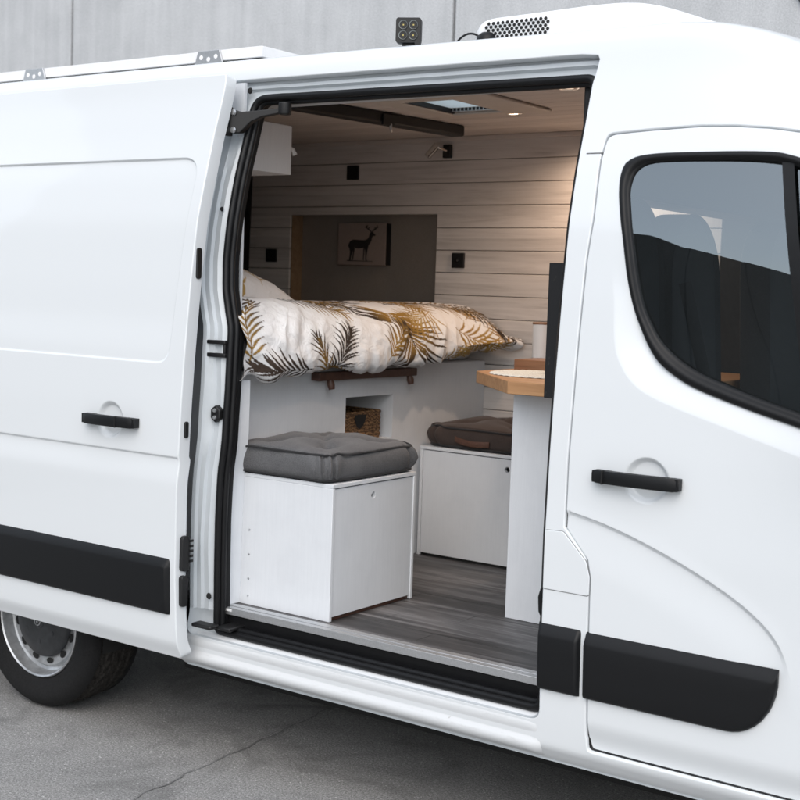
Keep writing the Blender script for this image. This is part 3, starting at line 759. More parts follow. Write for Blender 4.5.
# ---- wheels
def wheel(cx, name='wheel'):
    w = bpy.data.objects.new(name, None); col.objects.link(w); w.location = (cx, .18, WZ); w.parent = van
    bpy.context.view_layer.update()
    w.matrix_parent_inverse = van.matrix_world.inverted(); bpy.context.view_layer.update()
    pr = [(.222, .022), (.228, .012), (.236, .006), (.250, .003), (.268, -.003), (.285, -.006), (.30, -.006), (.315, -.001), (.328, .010), (.336, .022), (.3405, .036)]
    n = 216; rows = []
    for r_, h in pr: rows.append([(r_, h)]*n)
    tread = np.linspace(.040, .215, 29)
    for h in tread:
        u = (h-.04)/.175; row = []
        g = any(abs(u-c0) < .028 for c0 in (.16, .36, .62, .84))
        for k in range(n):
            r_ = .3425-.006*(2*u-1)**2
            ph = k+ (3*math.sin(u*11)); blk = (ph % 6) < 1.5
            if g: r_ -= .009
            elif blk: r_ -= .007
            row.append((r_, h))
        rows.append(row)
    for r_, h in [(.336, .235), (.30, .262), (.24, .255), (.222, .235)]: rows.append([(r_, h)]*n)
    vs = []
    for row in rows: vs.append([(cx+r_*math.cos(2*math.pi*k/n), .062+h, WZ+r_*math.sin(2*math.pi*k/n)) for k, (r_, h) in enumerate(row)])
    a_, b_ = len(pr), len(pr)+29
    MB().loft(vs[:a_+1], True).loft(vs[b_-1:], True).build('tyre', 'tyre', w, smooth=True)
    MB().loft(vs[a_:b_], True).build('tread', 'tread', w, smooth=True)
    c = (cx, .062, WZ)
    rim = MB().lathe([(.2225, .03), (.2235, .010), (.2195, .006), (.214, .010), (.209, .030), (.203, .052), (.192, .058), (.186, .052), (.182, .045), (.150, .050), (.13, .06), (.10, .06), (0, .06)], c, n=72).build('rim', 'steel', w, smooth=True)
    for k in range(12):
        a = 2*math.pi*(k+.4)/12; u = Vector((math.cos(a), 0, math.sin(a))); v = Vector((-math.sin(a), 0, math.cos(a)))
        q = [Vector(c)+Vector((0, .0445, 0))+u*(.164+.012*math.cos(t))+v*.019*math.sin(t) for t in np.linspace(0, 2*math.pi, 16, endpoint=False)]
        MB().add(q, [tuple(range(16))]).build('vent_hole', 'dark', w)
    cap = MB().lathe([(.150, .046), (.147, .034), (.138, .026), (.10, .020), (.06, .016), (.034, .015), (.030, .010), (0, .010)], c, n=48).build('hub_cap', 'hub', w, smooth=True)
    em = MB().tube([(cx+.017*math.cos(a), .062+.009, WZ+.020*math.sin(a)) for a in np.linspace(0, 2*math.pi, 24, endpoint=False)], .0022, 6, close=True)
    em.tube([(cx+.009*math.cos(a), .062+.009, WZ+.013*math.sin(a)) for a in (0, math.pi/2, math.pi, 1.5*math.pi)], .0018, 6, close=True)
    em.build('emblem', 'steel', w, smooth=True)
    for k in range(6):
        a = R(30+60*k); MB().lathe([(0, .006), (.010, .007), (.012, .014)], (cx+.085*math.cos(a), .062+.010, WZ+.085*math.sin(a)), n=12).build('bolt_cover', 'hub', w, smooth=True)
wheel(WR); wheel(WF)
for cx in (WR, WF):
    MB().lathe([(.20, .0), (.30, -.01), (.335, .0), (.342, .04), (.342, .18), (.335, .22), (.2, .22)], (cx, 1.78, WZ), n=48).build('far_tyre', 'tyre', van, smooth=True)

# ================================================================ lining of the living space (parts of the van)
W = 1.777
pl = MB(); X0, X1 = -2.80, -.265; XB = -.84
zt_ = 2.353; k = 0
while zt_ > .60:
    zb_ = zt_-.1003
    a, b = zb_+.0014, zt_-.0014
    if b <= 2.013 and b > 1.40:
        segs = [(X0, -2.497), (-1.625, XB)]
    elif a < 2.013 < b:
        segs = [(X0, -2.497), (-1.625, XB)]; pl.box((-2.497, W, 2.0135), (-1.625, W+.012, b))
    else: segs = [(X0, XB if b > 1.40 else X1)]
    for p, q in segs: pl.box((p, W, a), (q, W+.012, b))
    zt_ = zb_
pl.build('wall_boards', 'planks', van, bevel=.0022)
sbm = MB(); zt_ = 2.353
while zt_ > 1.40:
    sbm.box((-.838, W, zt_-.0989), (X1, W+.012, zt_-.0014)); zt_ -= .1003
sbm.build('splashback_boards', 'ply', van, bevel=.0022)
MB().box((X0, W-.010, 2.337), (X1, W-.0005, 2.3565)).build('cornice', 'ceil', van, bevel=.003)
MB().box((X0, W+.013, .56), (-2.497, W+.02, 2.36)).box((-1.625, W+.013, .56), (.1, W+.02, 2.36)).box((-2.497, W+.013, 2.0135), (-1.625, W+.02, 2.36)).box((-2.497, W+.013, .56), (-1.625, W+.02, 1.4)).build('wall_backing', 'dark', van)
MB().box((-.26, W-.01, .9), (.14, W+.03, 2.36)).build('pillar_trim', 'cab', van)
# recessed window bay, blanked with cloth
MB().box((-2.52, 1.874, 1.38), (-1.60, 1.884, 2.04)).build('bay_panel', 'niche', van)
MB().box((-2.51, W+.014, 1.40), (-2.4965, 1.873, 2.03)).build('bay_jamb', 'jambwood', van)
MB().box((-1.625, W+.021, 1.40), (-1.612, 1.873, 2.03)).box((-2.496, W+.021, 2.0135), (-1.626, 1.873, 2.028)).build('bay_jamb', 'niche', van)
# ceiling
ce = MB(); hxa, hxb, hya, hyb = -1.13, -.84, .70, 1.115
y = .20; CZ = 2.357
while y < W-.01:
    a, b = y+.002, min(y+.1, W)-.002
    if b > hya and a < hyb:
        ce.box((-2.80, a, CZ), (hxa, b, CZ+.012)).box((hxb, a, CZ), (.1, b, CZ+.012))
        if a < hya: ce.box((hxa, a, CZ), (hxb, hya, CZ+.012))
        if b > hyb: ce.box((hxa, hyb, CZ), (hxb, b, CZ+.012))
    else: ce.box((-2.80, a, CZ), (.1, b, CZ+.012))
    y += .1
ce.build('ceiling_boards', 'ceil', van, bevel=.0022)
MB().box((-2.8, .17, CZ+.013), (hxa, 1.79, CZ+.02)).box((hxb, .17, CZ+.013), (.12, 1.79, CZ+.02)).box((hxa, .17, CZ+.013), (hxb, hya, CZ+.02)).box((hxa, hyb, CZ+.013), (hxb, 1.79, CZ+.02)).build('ceiling_backing', 'dark', van)
# near head lining: curves down from the ceiling to the door seal
MB().loft([[(x, y, z) for x in (-1.36, .02)] for y, z in ((.245, CZ), (.24, 2.345), (.238, 2.32), (.242, 2.292), (.25, 2.275))]).build('head_lining', 'ceil', van, smooth=True)
# floor
fl_ = MB(); y = .108
while y < W:
    b = min(y+.15, W); x = -3.0+random.uniform(-.5, 0)
    while x < .1:
        x2 = x+random.uniform(.8, 1.25); fl_.box((x+.0006, y+.0006, .55), (min(x2, .12)-.0006, b-.0006, .567)); x = x2
    y += .15
fl_.build('floor_boards', 'floor', van, bevel=.0008, seg=1)
tr = MB().box((-1.32, .056, .562), (-.004, .110, .5695)).box((-1.32, .052, .546), (-.004, .058, .5695)).box((-1.32, .076, .5695), (-.004, .080, .5712)).build('threshold_trim', 'alu', van, bevel=.0012)
MB().box((-1.24, .05, .5578), (-1.315, .0535, .5655)).build('trim_sticker', 'white', van)
# step well: riser and ribbed rubber tread
sw = MB().box((-1.33, .066, .47), (0, .075, .545)).box((-1.30, .034, .455), (-.012, .07, .474))
for k in range(4): sw.box((-1.28, .036+.009*k, .474), (-.014, .040+.009*k, .4775))
sw.build('step_tread', 'rubber', van, bevel=.001)
# near side lining behind the open door and its edge post
MB().box((-2.8, .150, .567), (-1.325, .162, 2.35)).build('side_lining', 'ply', van)
ep = MB(); rws = []
for z in np.linspace(.57, 1.345, 18): x = float(xleft(z))-.008; rws.append([(x, float(prof(z))+.060, z), (x+.003, float(prof(z))+.064, z), (x+.012, .1335, z), (x-.03, .150, z)])
ep.loft(rws).build('edge_post', 'ply', van)
for z in (.60, .66, .745, .83): MB().lathe([(0, -.0015), (.0035, -.001), (.004, .001)], (-1.240, .133, z), n=10).build('screw_head', 'steel', van)

def curtain():
    m = MB(); rows = []
    for z in np.linspace(1.30, 2.35, 14):
        rows.append([(-2.738+.018*math.sin(y*46+.6*math.sin(z*3))+.01*math.sin(y*17), y, z) for y in np.linspace(.17, 1.772, 120)])
    return m.loft(rows).build('curtain', 'curtain', smooth='all')
tag(curtain(), 'black curtain across the rear of the van behind the bed', 'curtain')

# ---- bed base with niche, boxes, desk
bed = thing('bed_base', 'whitewashed panelled bed base with a square niche under the palm leaf duvet', 'bed base', (-1.34, .95, .567))
fpan = MB(); nx = -1.34
for a, b_ in (((.163, .568), (.778, 1.364)), ((1.087, .568), (W-.001, 1.364)), ((.778, .568), (1.087, 1.072)), ((.778, 1.247), (1.087, 1.364))):
    fpan.box((nx-.016, a[0], a[1]), (nx, b_[0], b_[1]))
fpan.build('front_panel', 'ply', bed)
MB().box((nx-.40, .766, 1.06), (nx-.0162, .7778, 1.26)).box((nx-.40, 1.0872, 1.06), (nx-.0162, 1.099, 1.26)).box((nx-.40, .778, 1.06), (nx-.0162, 1.087, 1.0718)).box((nx-.40, .778, 1.2472), (nx-.0162, 1.087, 1.259)).box((nx-.412, .766, 1.06), (nx-.40, 1.099, 1.259)).build('niche_box', 'ply', bed)
MB().box((-2.74, .165, 1.348), (-1.358, 1.77, 1.366)).build('bed_board', 'ply', bed, bevel=.002)
MB().box((-1.338, .562, 1.321), (-1.296, 1.19, 1.353)).build('slat_rail', 'walnut', bed, bevel=.003)
for y in (.632, 1.146):
    MB().tube([(-1.305, y, 1.325), (-1.300, y+.002, 1.306), (-1.297, y+.004, 1.288)], lambda t: .011+.004*math.sin(t*3), 10, cap=True).build('peg', 'walnut', bed, smooth=True)
MB().box((-2.6, .17, 1.367), (-1.40, 1.765, 1.47)).build('mattress', 'white', bed, bevel=.03, seg=4)

bk = thing('wicker_basket', 'brown woven basket with a dark hand hole in the niche of the bed base', 'basket', (-1.42, .93, 1.072))
bkm = MB(); rws = []
for z in np.linspace(1.0725, 1.178, 22):
    o_ = .0015*math.sin(z*290); rws.append([(x, y, z+.002*math.sin(x*160+y*130)) for x, y in roundpoly([(-1.37+o_, .786-o_), (-1.37+o_, 1.058+o_), (-1.66, 1.058+o_), (-1.66, .786-o_)], .022, 5)])
bkm.loft(rws, True); bkm.build('body', 'wicker', bk, smooth='all')
MB().tube([(x, y, 1.178) for x, y in resample(roundpoly([(-1.372, .786), (-1.372, 1.058), (-1.66, 1.058), (-1.66, .786)], .025, 5), .02)], .006, 8, close=True).build('rim', 'wicker', bk, smooth=True)
hh = [(.865+dx, 1.172+dz) for dx, dz in ((0, 0), (.084, 0), (.074, -.028), (.058, -.050), (.035, -.058), (.018, -.044))]
MB().add([(-1.3655, y, z) for y, z in roundpoly(hh, .012, 4)], [tuple(range(30))]).build('hand_hole', 'dark', bk)

def seatbox(name, label, x0, x1, y0, y1, front, holeat):
    t = thing(name, label, 'storage box', ((x0+x1)/2, (y0+y1)/2, .567))
    z0, z1, th = .568, 1.026, .013
    sh = MB()
    sh.box((x0, y0, z1-th), (x1, y1, z1))
    if front == 'x':
        sh.box((x0, y0, z0), (x1, y0+th, z1-th-.0004)).box((x0, y1-th, z0), (x1, y1, z1-th-.0004)).box((x0, y0+th+.0004, z0), (x0+th, y1-th-.0004, z1-th-.0004))
        sh.build('carcass', 'ply', t, bevel=.0014)
        d = MB(); a, b_, zb, zt = y0+th+.002, y1-th-.002, z0+.014, z1-th-.004
        cy, cz = holeat; poly = [(a, zb), (b_, zb), (b_, zt), (a, zt)]
        face(d, poly, holeat, .0125, lambda u, v: (x1-.004, u, v), (-.015, 0, 0)); dd = d.build('door', 'ply', t)
        MB().box((x1-.03, y0+th, z0), (x1-.012, y1-th, z0+.013)).build('plinth', 'walnut', t)
        MB().box((x1-.06, cy-.02, cz-.02), (x1-.03, cy+.02, cz+.02)).build('cavity', 'dark', t)
    else:
        sh.box((x0, y0+.0, z0), (x0+th, y1, z1-th-.0004)).box((x1-th, y0, z0), (x1, y1, z1-th-.0004)).box((x0+th+.0004, y1-th, z0), (x1-th-.0004, y1, z1-th-.0004))
        sh.build('carcass', 'ply', t, bevel=.0014)
        d = MB(); a, b_, zb, zt = x0+th+.002, x1-th-.002, z0+.012, z1-th-.004
        face(d, [(a, zb), (b_, zb), (b_, zt), (a, zt)], holeat, .0125, lambda u, v: (u, y0+.004, v), (0, .015, 0)); d.build('door', 'ply', t)
        MB().box((x0+th, y0+.012, z0), (x1-th, y0+.03, z0+.011)).build('plinth', 'dark', t)
        MB().box((holeat[0]-.02, y0+.03, holeat[1]-.02), (holeat[0]+.02, y0+.06, holeat[1]+.02)).build('cavity', 'dark', t)
    return t
def face(mb, poly, hole, r, fn, dv):
    n = 24; circ = [(hole[0]+r*math.cos(2*math.pi*k/n), hole[1]+r*math.sin(2*math.pi*k/n)) for k in range(n)]
    vs = [Vector(p) for p in poly+circ]; es = [(i, (i+1) % 4) for i in range(4)]+[(4+i, 4+(i+1) % n) for i in range(n)]
    ov, oe, of, *_ = delaunay_2d_cdt(vs, es, [], 0, 1e-6)
    of = [f for f in of if math.hypot(sum(ov[i][0] for i in f)/len(f)-hole[0], sum(ov[i][1] for i in f)/len(f)-hole[1]) > r*.9]
    F = [fn(p[0], p[1]) for p in ov]; o = len(ov)
    B = [tuple(a+b_ for a, b_ in zip(p, dv)) for p in F]
    cnt = {(f[i], f[(i+1) % len(f)]) for f in of for i in range(len(f))}
    mb.add(F+B, [tuple(f) for f in of]+[tuple(i+o for i in f)[::-1] for f in of]+[(a, b_, b_+o, a+o) for a, b_ in cnt if (b_, a) not in cnt])
seatbox('seat_box', 'white plywood seat box by the side door with a round finger hole in its door', -1.339, -.880, .134, .609, 'x', (.362, .968))
seatbox('seat_box', 'white plywood seat box against the far wall half hidden by the desk panel', -1.322, -.80, 1.268, 1.772, 'y', (-.902, .968))

def cushion(name, label, cx, cy, hx_, hy, z0, H, mat, seed, handle_=False, overh=.0):
    t = thing(name, label, 'cushion', (cx, cy, z0))
    n = 176; rr = np.random.default_rng(seed); ph = rr.uniform(0, 6.28, 12)
    def outl(k, s=1., add=0.):
        a = 2*math.pi*k/n; c, s_ = math.cos(a), math.sin(a); e = 2/11
        w = 1+.012*math.sin(5*a+ph[0])+.008*math.sin(11*a+ph[1])
        return ((hx_*w*s+add)*math.copysign(abs(c)**e, c), (hy*w*s+add)*math.copysign(abs(s_)**e, s_))
    def top(x, y):
        u, v = x/hx_, y/hy; e = max(abs(u), abs(v)); h = H*.80+.038*(1-e**4)
        for i, (tu, tv) in enumerate(((-.52, -.52), (.52, -.52), (0, 0), (-.52, .52), (.52, .52))):
            d2 = (u-tu)**2+(v-tv)**2; h -= .036*math.exp(-d2/.014)+.026*math.exp(-d2/.085)
        for tu, tv in ((1, 1), (1, -1)):
            dl = abs(u*tv-v*tu)/1.414; h -= .011*math.exp(-(dl/.09)**2)
        h += .003*math.sin(9*u+ph[2])*math.sin(8*v+ph[3])
        return h
    rows = []
    for s in np.linspace(0, .97, 26):
        rows.append([(cx+q[0], cy+q[1], z0+top(*q)) for q in (outl(k, s) for k in range(n))])
    sec = [(-.004, .80), (.002, .76), (.010, .62), (.014, .45), (.011, .25), (.003, .09), (-.012, .01), (-.04, .0)]
    for ad, hz in sec:
        row = []
        for k in range(n):
            a = 2*math.pi*k/n; wr = .009*math.sin(14*a+ph[4]+2*math.sin(3*a))*math.sin(hz*3.1)+.005*math.sin(23*a+ph[5]+hz*3)*math.sin(hz*3.1)
            q = outl(k, 1, ad+wr); ql = outl(k, 1, 0); edge = top(*ql)/(H*.8)
            row.append((cx+q[0], cy+q[1], z0+H*hz*edge+.002*math.sin(7*a+ph[6])*hz))
        rows.append(row)
    body_ = MB().loft(rows, True); ob = body_.build('body', mat, t, smooth='all')
    for hz, ad, nm_ in ((.79, .003, 'piping'), (.06, .003, 'piping')):
        path = []
        for k in range(n):
            q = outl(k, 1, ad); ql = outl(k, 1, 0); a = 2*math.pi*k/n
            path.append((cx+q[0], cy+q[1], z0+H*hz*(top(*ql)/(H*.8))+.002*math.sin(7*a+ph[6])*hz+.001))
        MB().tube(path, .0042, 6, close=True).build(nm_, 'piping', t, smooth=True)
    for tu, tv in ((-.52, -.52), (.52, -.52), (0, 0), (-.52, .52), (.52, .52)):
        x, y = tu*hx_, tv*hy; MB().lathe([(0, .004), (.008, .003), (.010, -.001), (.0, -.004)], (cx+x, cy+y, z0+top(x, y)+.001), 'z', 12).build('tuft_button', mat, t, smooth=True)
    if handle_:
        hm = MB(); rw = []
        for u in np.linspace(0, 1, 13):
            x = -1.155+.165*u; yy_ = cy-hy-.016-.012*math.sin(math.pi*u); zc = z0+.042-.008*math.sin(math.pi*u)-.010*u
            rw.append([(x, yy_, zc-.012), (x, yy_-.003, zc), (x, yy_, zc+.012), (x, yy_+.004, zc)])
        hm.loft(rw, True, True).build('strap_handle', 'leather', t, smooth=True)
    return t
cushion('seat_cushion', 'tufted charcoal grey cushion on the seat box by the side door', -1.114, .376, .216, .248, 1.0275, .118, 'greyfelt', 3)
cushion('seat_cushion', 'brown tufted cushion with leather strap on the far seat box', -1.06, 1.525, .235, .238, 1.0275, .108, 'brownfelt', 8, True)

desk = thing('desk', 'oak topped desk on a white panel beside the door pillar', 'desk', (-.3, 1.0, .567))
MB().hprism([(-.435, .470), (.0, .470), (.0, 1.75), (-.775, 1.75), (-.775, .815)], 1.343, 1.386).build('worktop', 'oak', desk, bevel=.0025)
MB().box((-.487, .600, .568), (.05, .618, 1.3425)).build('end_panel', 'ply', desk, bevel=.0015)
MB().box((-.47, 1.70, .568), (.05, 1.75, 1.3425)).build('end_panel', 'ply', desk)
cbd = thing('chalkboard', 'scuffed black chalkboard panel standing at the desk edge by the door pillar', 'chalkboard', (-.17, .45, 1.345))
MB().box((-.287, .448, 1.343), (-.012, .466, 1.771)).build('board', 'chalk', cbd, bevel=.002)
MB().box((-.222, .440, 1.70), (-.200, .4475, 1.742)).build('catch', 'jamb', cbd, bevel=.003)
pm = thing('placemat', 'round white woven placemat on the oak desk', 'placemat', (-.47, .86, 1.387))
pmm = MB(); rws = []
for r_, h in ((0, .006), (.05, .0065), (.1, .006), (.15, .0065), (.185, .006), (.20, .004), (.203, .001), (.19, 0)):
    rws.append([(-.50+(r_+.003*math.sin(36*a)*(r_ > .17))*math.cos(a), .85+(r_+.003*math.sin(36*a)*(r_ > .17))*math.sin(a), 1.3868+h+.0012*math.sin(a*40+r_*90)) for a in np.linspace(0, 2*math.pi, 216, endpoint=False)])
pmm.loft(rws, True).build('mat', 'mat', pm, smooth='all')
can = thing('canister', 'white storage canister on the back of the oak desk', 'canister', (-.67, 1.32, 1.387))
MB().lathe([(0, 0), (.034, 0), (.037, .003), (.040, .16), (.040, .166), (.036, .166)], (-.738, 1.222, 1.3875), 'z', 40).build('jar', 'canister', can, smooth=True)
MB().lathe([(.0, .008), (.039, .008), (.0405, .005), (.0405, .0), (0, 0)], (-.738, 1.222, 1.5538), 'z', 40).build('lid', 'block', can, smooth=True)
tag(MB().box((-.72, .985, 1.3868), (-.50, 1.17, 1.428)).build('chopping_board', 'block', bevel=.003), 'thick dark wooden board on the desk behind the placemat', 'wooden board')

# overhead locker
oh = thing('overhead_locker', 'pale wooden overhead locker hung under the ceiling above the pillow', 'locker', (-1.9, .4, 2.08))
MB().box((-2.7, .163, 2.082), (-1.482, .585, 2.262)).build('body', 'ply', oh, bevel=.002)
MB().box((-2.7, .20, 2.2625), (-1.60, .56, 2.357)).build('cleat', 'ceil', oh)
ct = MB().box((-1.545, .586, 2.155), (-1.505, .603, 2.19)).tube([(-1.525, .60, 2.185), (-1.51, .625, 2.178), (-1.505, .632, 2.160)], .010, 8); ct.build('catch', 'white', oh, bevel=0, smooth=True)

# ---- ceiling: blind case, roof hatch, downlights
bc = thing('blind_case', 'long black roller blind case across the timber ceiling', 'blind', (-1.38, .95, 2.33))
dirv = Vector((.115, .93, 0)).normalized(); nv = Vector((-dirv.y, dirv.x, 0)); A0 = Vector((-1.425, .50, CZ-.0005)); L_ = .955
def obox(mb, o, l0, l1, w0, w1, z0, z1):
    q = [o+dirv*l+nv*w+Vector((0, 0, z)) for z in (z0, z1) for l, w in ((l0, w0), (l1, w0), (l1, w1), (l0, w1))]
    mb.add(q, [(0, 3, 2, 1), (4, 5, 6, 7), (0, 1, 5, 4), (1, 2, 6, 5), (2, 3, 7, 6), (3, 0, 4, 7)])
mb = MB(); obox(mb, A0, 0, L_, -.034, .034, -.046, 0); mb.build('case', 'black', bc, bevel=.008)
mb = MB(); obox(mb, A0, .47, .56, -.038, .0, -.004, 0.0); obox(mb, A0, .455, .52, -.042, -.030, -.052, -.01); mb.build('bracket', 'black', bc, bevel=.002)
MB().tube([A0+dirv*.50+nv*-.038+Vector((0, 0, -.045)), A0+dirv*.50+nv*-.040+Vector((0, 0, -.066)), A0+dirv*.51+nv*-.036+Vector((0, 0, -.072))], .006, 8).build('pull_hook', 'steel', bc, smooth=True)
def opal():
    m, nt, b = newmat('opal_blind'); nt.nodes.remove(b); t = nd(nt, 'ShaderNodeBsdfTranslucent'); t.inputs['Color'].default_value = (.9, .92, .93, 1)
    nt.links.new(t.outputs[0], nt.nodes['Material Output'].inputs['Surface']); return m
hf = thing('roof_hatch', 'clear roof hatch in a beige frame in the timber ceiling', 'roof hatch', (-.915, .93, 2.36))
fr = MB()
OX0, OX1, OY0, OY1 = -1.185, -.690, .585, 1.135; IX0, IX1, IY0, IY1 = -1.100, -.868, .735, 1.085
for a, b_ in (((OX0, OY0), (IX0, OY1)), ((IX1, OY0), (OX1, OY1)), ((IX0, OY0), (IX1, IY0)), ((IX0, IY1), (IX1, OY1))): fr.box((a[0], a[1], CZ-.012), (b_[0], b_[1], CZ-.001))
fr.build('frame', 'beige', hf, bevel=.004)
wl_ = MB()
for a, b_ in (((IX0-.008, IY0), (IX0, IY1)), ((IX1, IY0), (IX1+.008, IY1)), ((IX0, IY0-.008), (IX1, IY0)), ((IX0, IY1), (IX1, IY1+.008))): wl_.box((a[0], a[1], CZ), (b_[0], b_[1], 2.49))
wl_.build('upstand', 'beige', hf)
MB().box((IX0-.03, IY0-.03, 2.492), (IX1+.03, IY1+.03, 2.497)).build('pane', 'hatch', hf, bevel=.001)
MB().add([(IX0, IY0, CZ+.012), (IX1, IY0, CZ+.012), (IX1, IY1-.03, CZ+.012), (IX0, IY1-.03, CZ+.012)], [(0, 1, 2, 3)]).build('opal_blind', opal(), hf)
MB().box((IX0+.001, IY0, CZ-.006), (IX0+.010, IY1, CZ+.012)).build('seal', 'black', hf)
sc2 = MB()
for k in range(13): sc2.box((IX0+.004+.0172*k, IY1-.026, CZ+.001), (IX0+.013+.0172*k, IY1-.022, CZ+.011))
sc2.build('flyscreen_pleat', 'black', hf)
MB().box((IX0, IY1-.022, CZ-.002), (IX1, IY1, CZ+.012)).build('flyscreen_rail', 'alu', hf)
for (x, y, lab, on) in ((-.72, 1.53, 'ceiling downlight over the far end of the desk', 1), (-.880, 1.172, 'lit ceiling downlight beside the roof hatch', 1), (-.385, .70, 'small ceiling downlight near the door pillar', 1)):
    d = thing('downlight', lab, 'downlight', (x, y, CZ))
    MB().lathe([(.021, -.001), (.034, -.001), (.036, -.004), (.030, -.008), (.021, -.006)], (x, y, CZ), 'z', 28).build('bezel', 'chrome', d, smooth=True)
    MB().lathe([(0, -.0035), (.020, -.0035), (.021, -.002)], (x, y, CZ), 'z', 24).build('lens', 'lamp' if y > 1 else M['dimlamp'], d, smooth=True)
    L = bpy.data.lights.new('downlight', 'SPOT'); L.energy = 12 if y > 1.5 else 5 if y > 1 else 6; L.color = (1, .72, .52); L.spot_size = R(165 if y > 1.5 else 115); L.spot_blend = .8; L.shadow_soft_size = .02
    lo = bpy.data.objects.new('downlight_lamp', L); col.objects.link(lo); lo.location = (x, y, CZ-.02); lo.parent = d; lo.matrix_parent_inverse = d.matrix_world.inverted()
rl = thing('reading_lamp', 'small chrome reading lamp with black base high on the boarded wall', 'lamp', (-1.59, W, 2.29))
MB().box((-1.595, W-.022, 2.262), (-1.553, W-.001, 2.322)).build('base', 'black', rl, bevel=.004)
rm = MB().tube([(-1.575, W-.02, 2.295), (-1.59, W-.055, 2.305), (-1.61, W-.06, 2.30)], .006, 10).tube([(-1.602, W-.055, 2.315), (-1.632, W-.085, 2.262)], .016, 14); rm.build('spot_head', 'chrome', rl, smooth=True)
def plate(name, lab, cat, x0, x1, z0, z1, knob):
    t = thing(name, lab, cat, ((x0+x1)/2, W, z0))
    MB().box((x0, W-.011, z0), (x1, W-.0005, z1)).build('plate', 'black', t, bevel=.003)
    xc, zc = (x0+x1)/2, (z0+z1)/2
    if knob: MB().lathe([(.013, 0), (.013, -.004), (.010, -.005), (.009, 0)], (xc, W-.011, zc), n=20).build('socket_ring', 'trim', t, smooth=True); MB().lathe([(0, -.002), (.004, -.002), (.004, 0)], (xc, W-.011, zc), n=10).build('contact', 'chrome', t)
    else: MB().box((xc-.016, W-.014, zc-.024), (xc+.016, W-.0115, zc+.024)).build('rocker', 'black', t, bevel=.002)
plate('wall_socket', 'black wall socket on the boards right of the picture bay', 'socket', -1.532, -1.466, 1.772, 1.840, True)
plate('wall_socket', 'black wall socket left of the picture bay above the pillow', 'socket', -2.645, -2.575, 1.782, 1.846, True)
plate('light_switch', 'black light switch high on the boarded wall above the picture', 'switch', -2.147, -2.078, 2.176, 2.243, False)

# picture of a stag
pc = thing('picture', 'small canvas picture of a dark stag hung in the recessed bay', 'picture', (-2.09, 1.874, 1.78))
px0, px1, pz0, pz1 = -2.243, -1.955, 1.777, 1.977
MB().box((px0, 1.838, pz0), (px1, 1.8735, pz1)).build('canvas', 'canvas', pc, bevel=.002)
MB().box((px1, 1.840, pz0+.002), (px1+.004, 1.8735, pz1-.002)).build('canvas_side_shade', 'black', pc)  # black strip painting in the shade on the canvas's right side
def stag():
    body_ = [(.23,.50),(.27,.575),(.33,.605),(.42,.60),(.50,.595),(.58,.60),(.635,.64),(.655,.70),(.668,.76),(.70,.785),(.725,.79),(.745,.765),(.785,.725),(.79,.705),(.765,.695),(.735,.69),(.72,.66),(.71,.60),(.69,.54),(.655,.48),(.64,.42),(.625,.32),(.615,.22),(.615,.13),(.635,.115),(.595,.115),(.59,.20),(.585,.30),(.57,.40),(.50,.405),(.42,.39),(.36,.41),(.325,.34),(.30,.24),(.285,.13),(.30,.115),(.25,.115),(.258,.22),(.262,.32),(.245,.40),(.225,.45)]
    ant = [[(.70,.785),(.665,.83),(.63,.855),(.60,.90),(.585,.955)],[(.63,.855),(.655,.90)],[(.61,.885),(.57,.91)],[(.60,.90),(.62,.95)],[(.72,.79),(.745,.84),(.785,.86),(.81,.90),(.82,.955)],[(.785,.86),(.765,.905)],[(.80,.885),(.84,.905)],[(.745,.84),(.775,.835)]]
    w, h = px1-px0, pz1-pz0; P = lambda q: (px0+w*q[0], pz0+h*q[1])
    m = MB(); poly = [P(q) for q in catmull(body_, 3)]; n = len(poly)
    vs = [Vector(p) for p in poly]; ov, oe, of, *_ = delaunay_2d_cdt(vs, [(i, (i+1) % n) for i in range(n)], [], 1, 1e-7)
    m.add([(p[0], 1.8368, p[1]) for p in ov], [tuple(f) for f in of])
    def stroke(line, wd):
        a = [P(q) for q in catmull(line, 4, False)] if len(line) > 2 else [P(q) for q in line]
        L = []; Q = []
        for i, p in enumerate(a):
            t = np.array(a[min(i+1, len(a)-1)])-np.array(a[max(i-1, 0)]); t /= np.linalg.norm(t); k = wd*(1-.5*i/len(a))
            L.append((p[0]-t[1]*k, 1.8366, p[1]+t[0]*k)); Q.append((p[0]+t[1]*k, 1.8366, p[1]-t[0]*k))
        m.loft([L, Q])
    for a in ant: stroke(a, .0030)
    stroke([(.56, .40), (.555, .28), (.55, .12)], .0042); stroke([(.35, .40), (.335, .27), (.325, .12)], .005)
    stroke([(.20, .105), (.45, .10), (.74, .095)], .0022)
    return m.build('stag', 'ink', pc, fix=False)
stag()

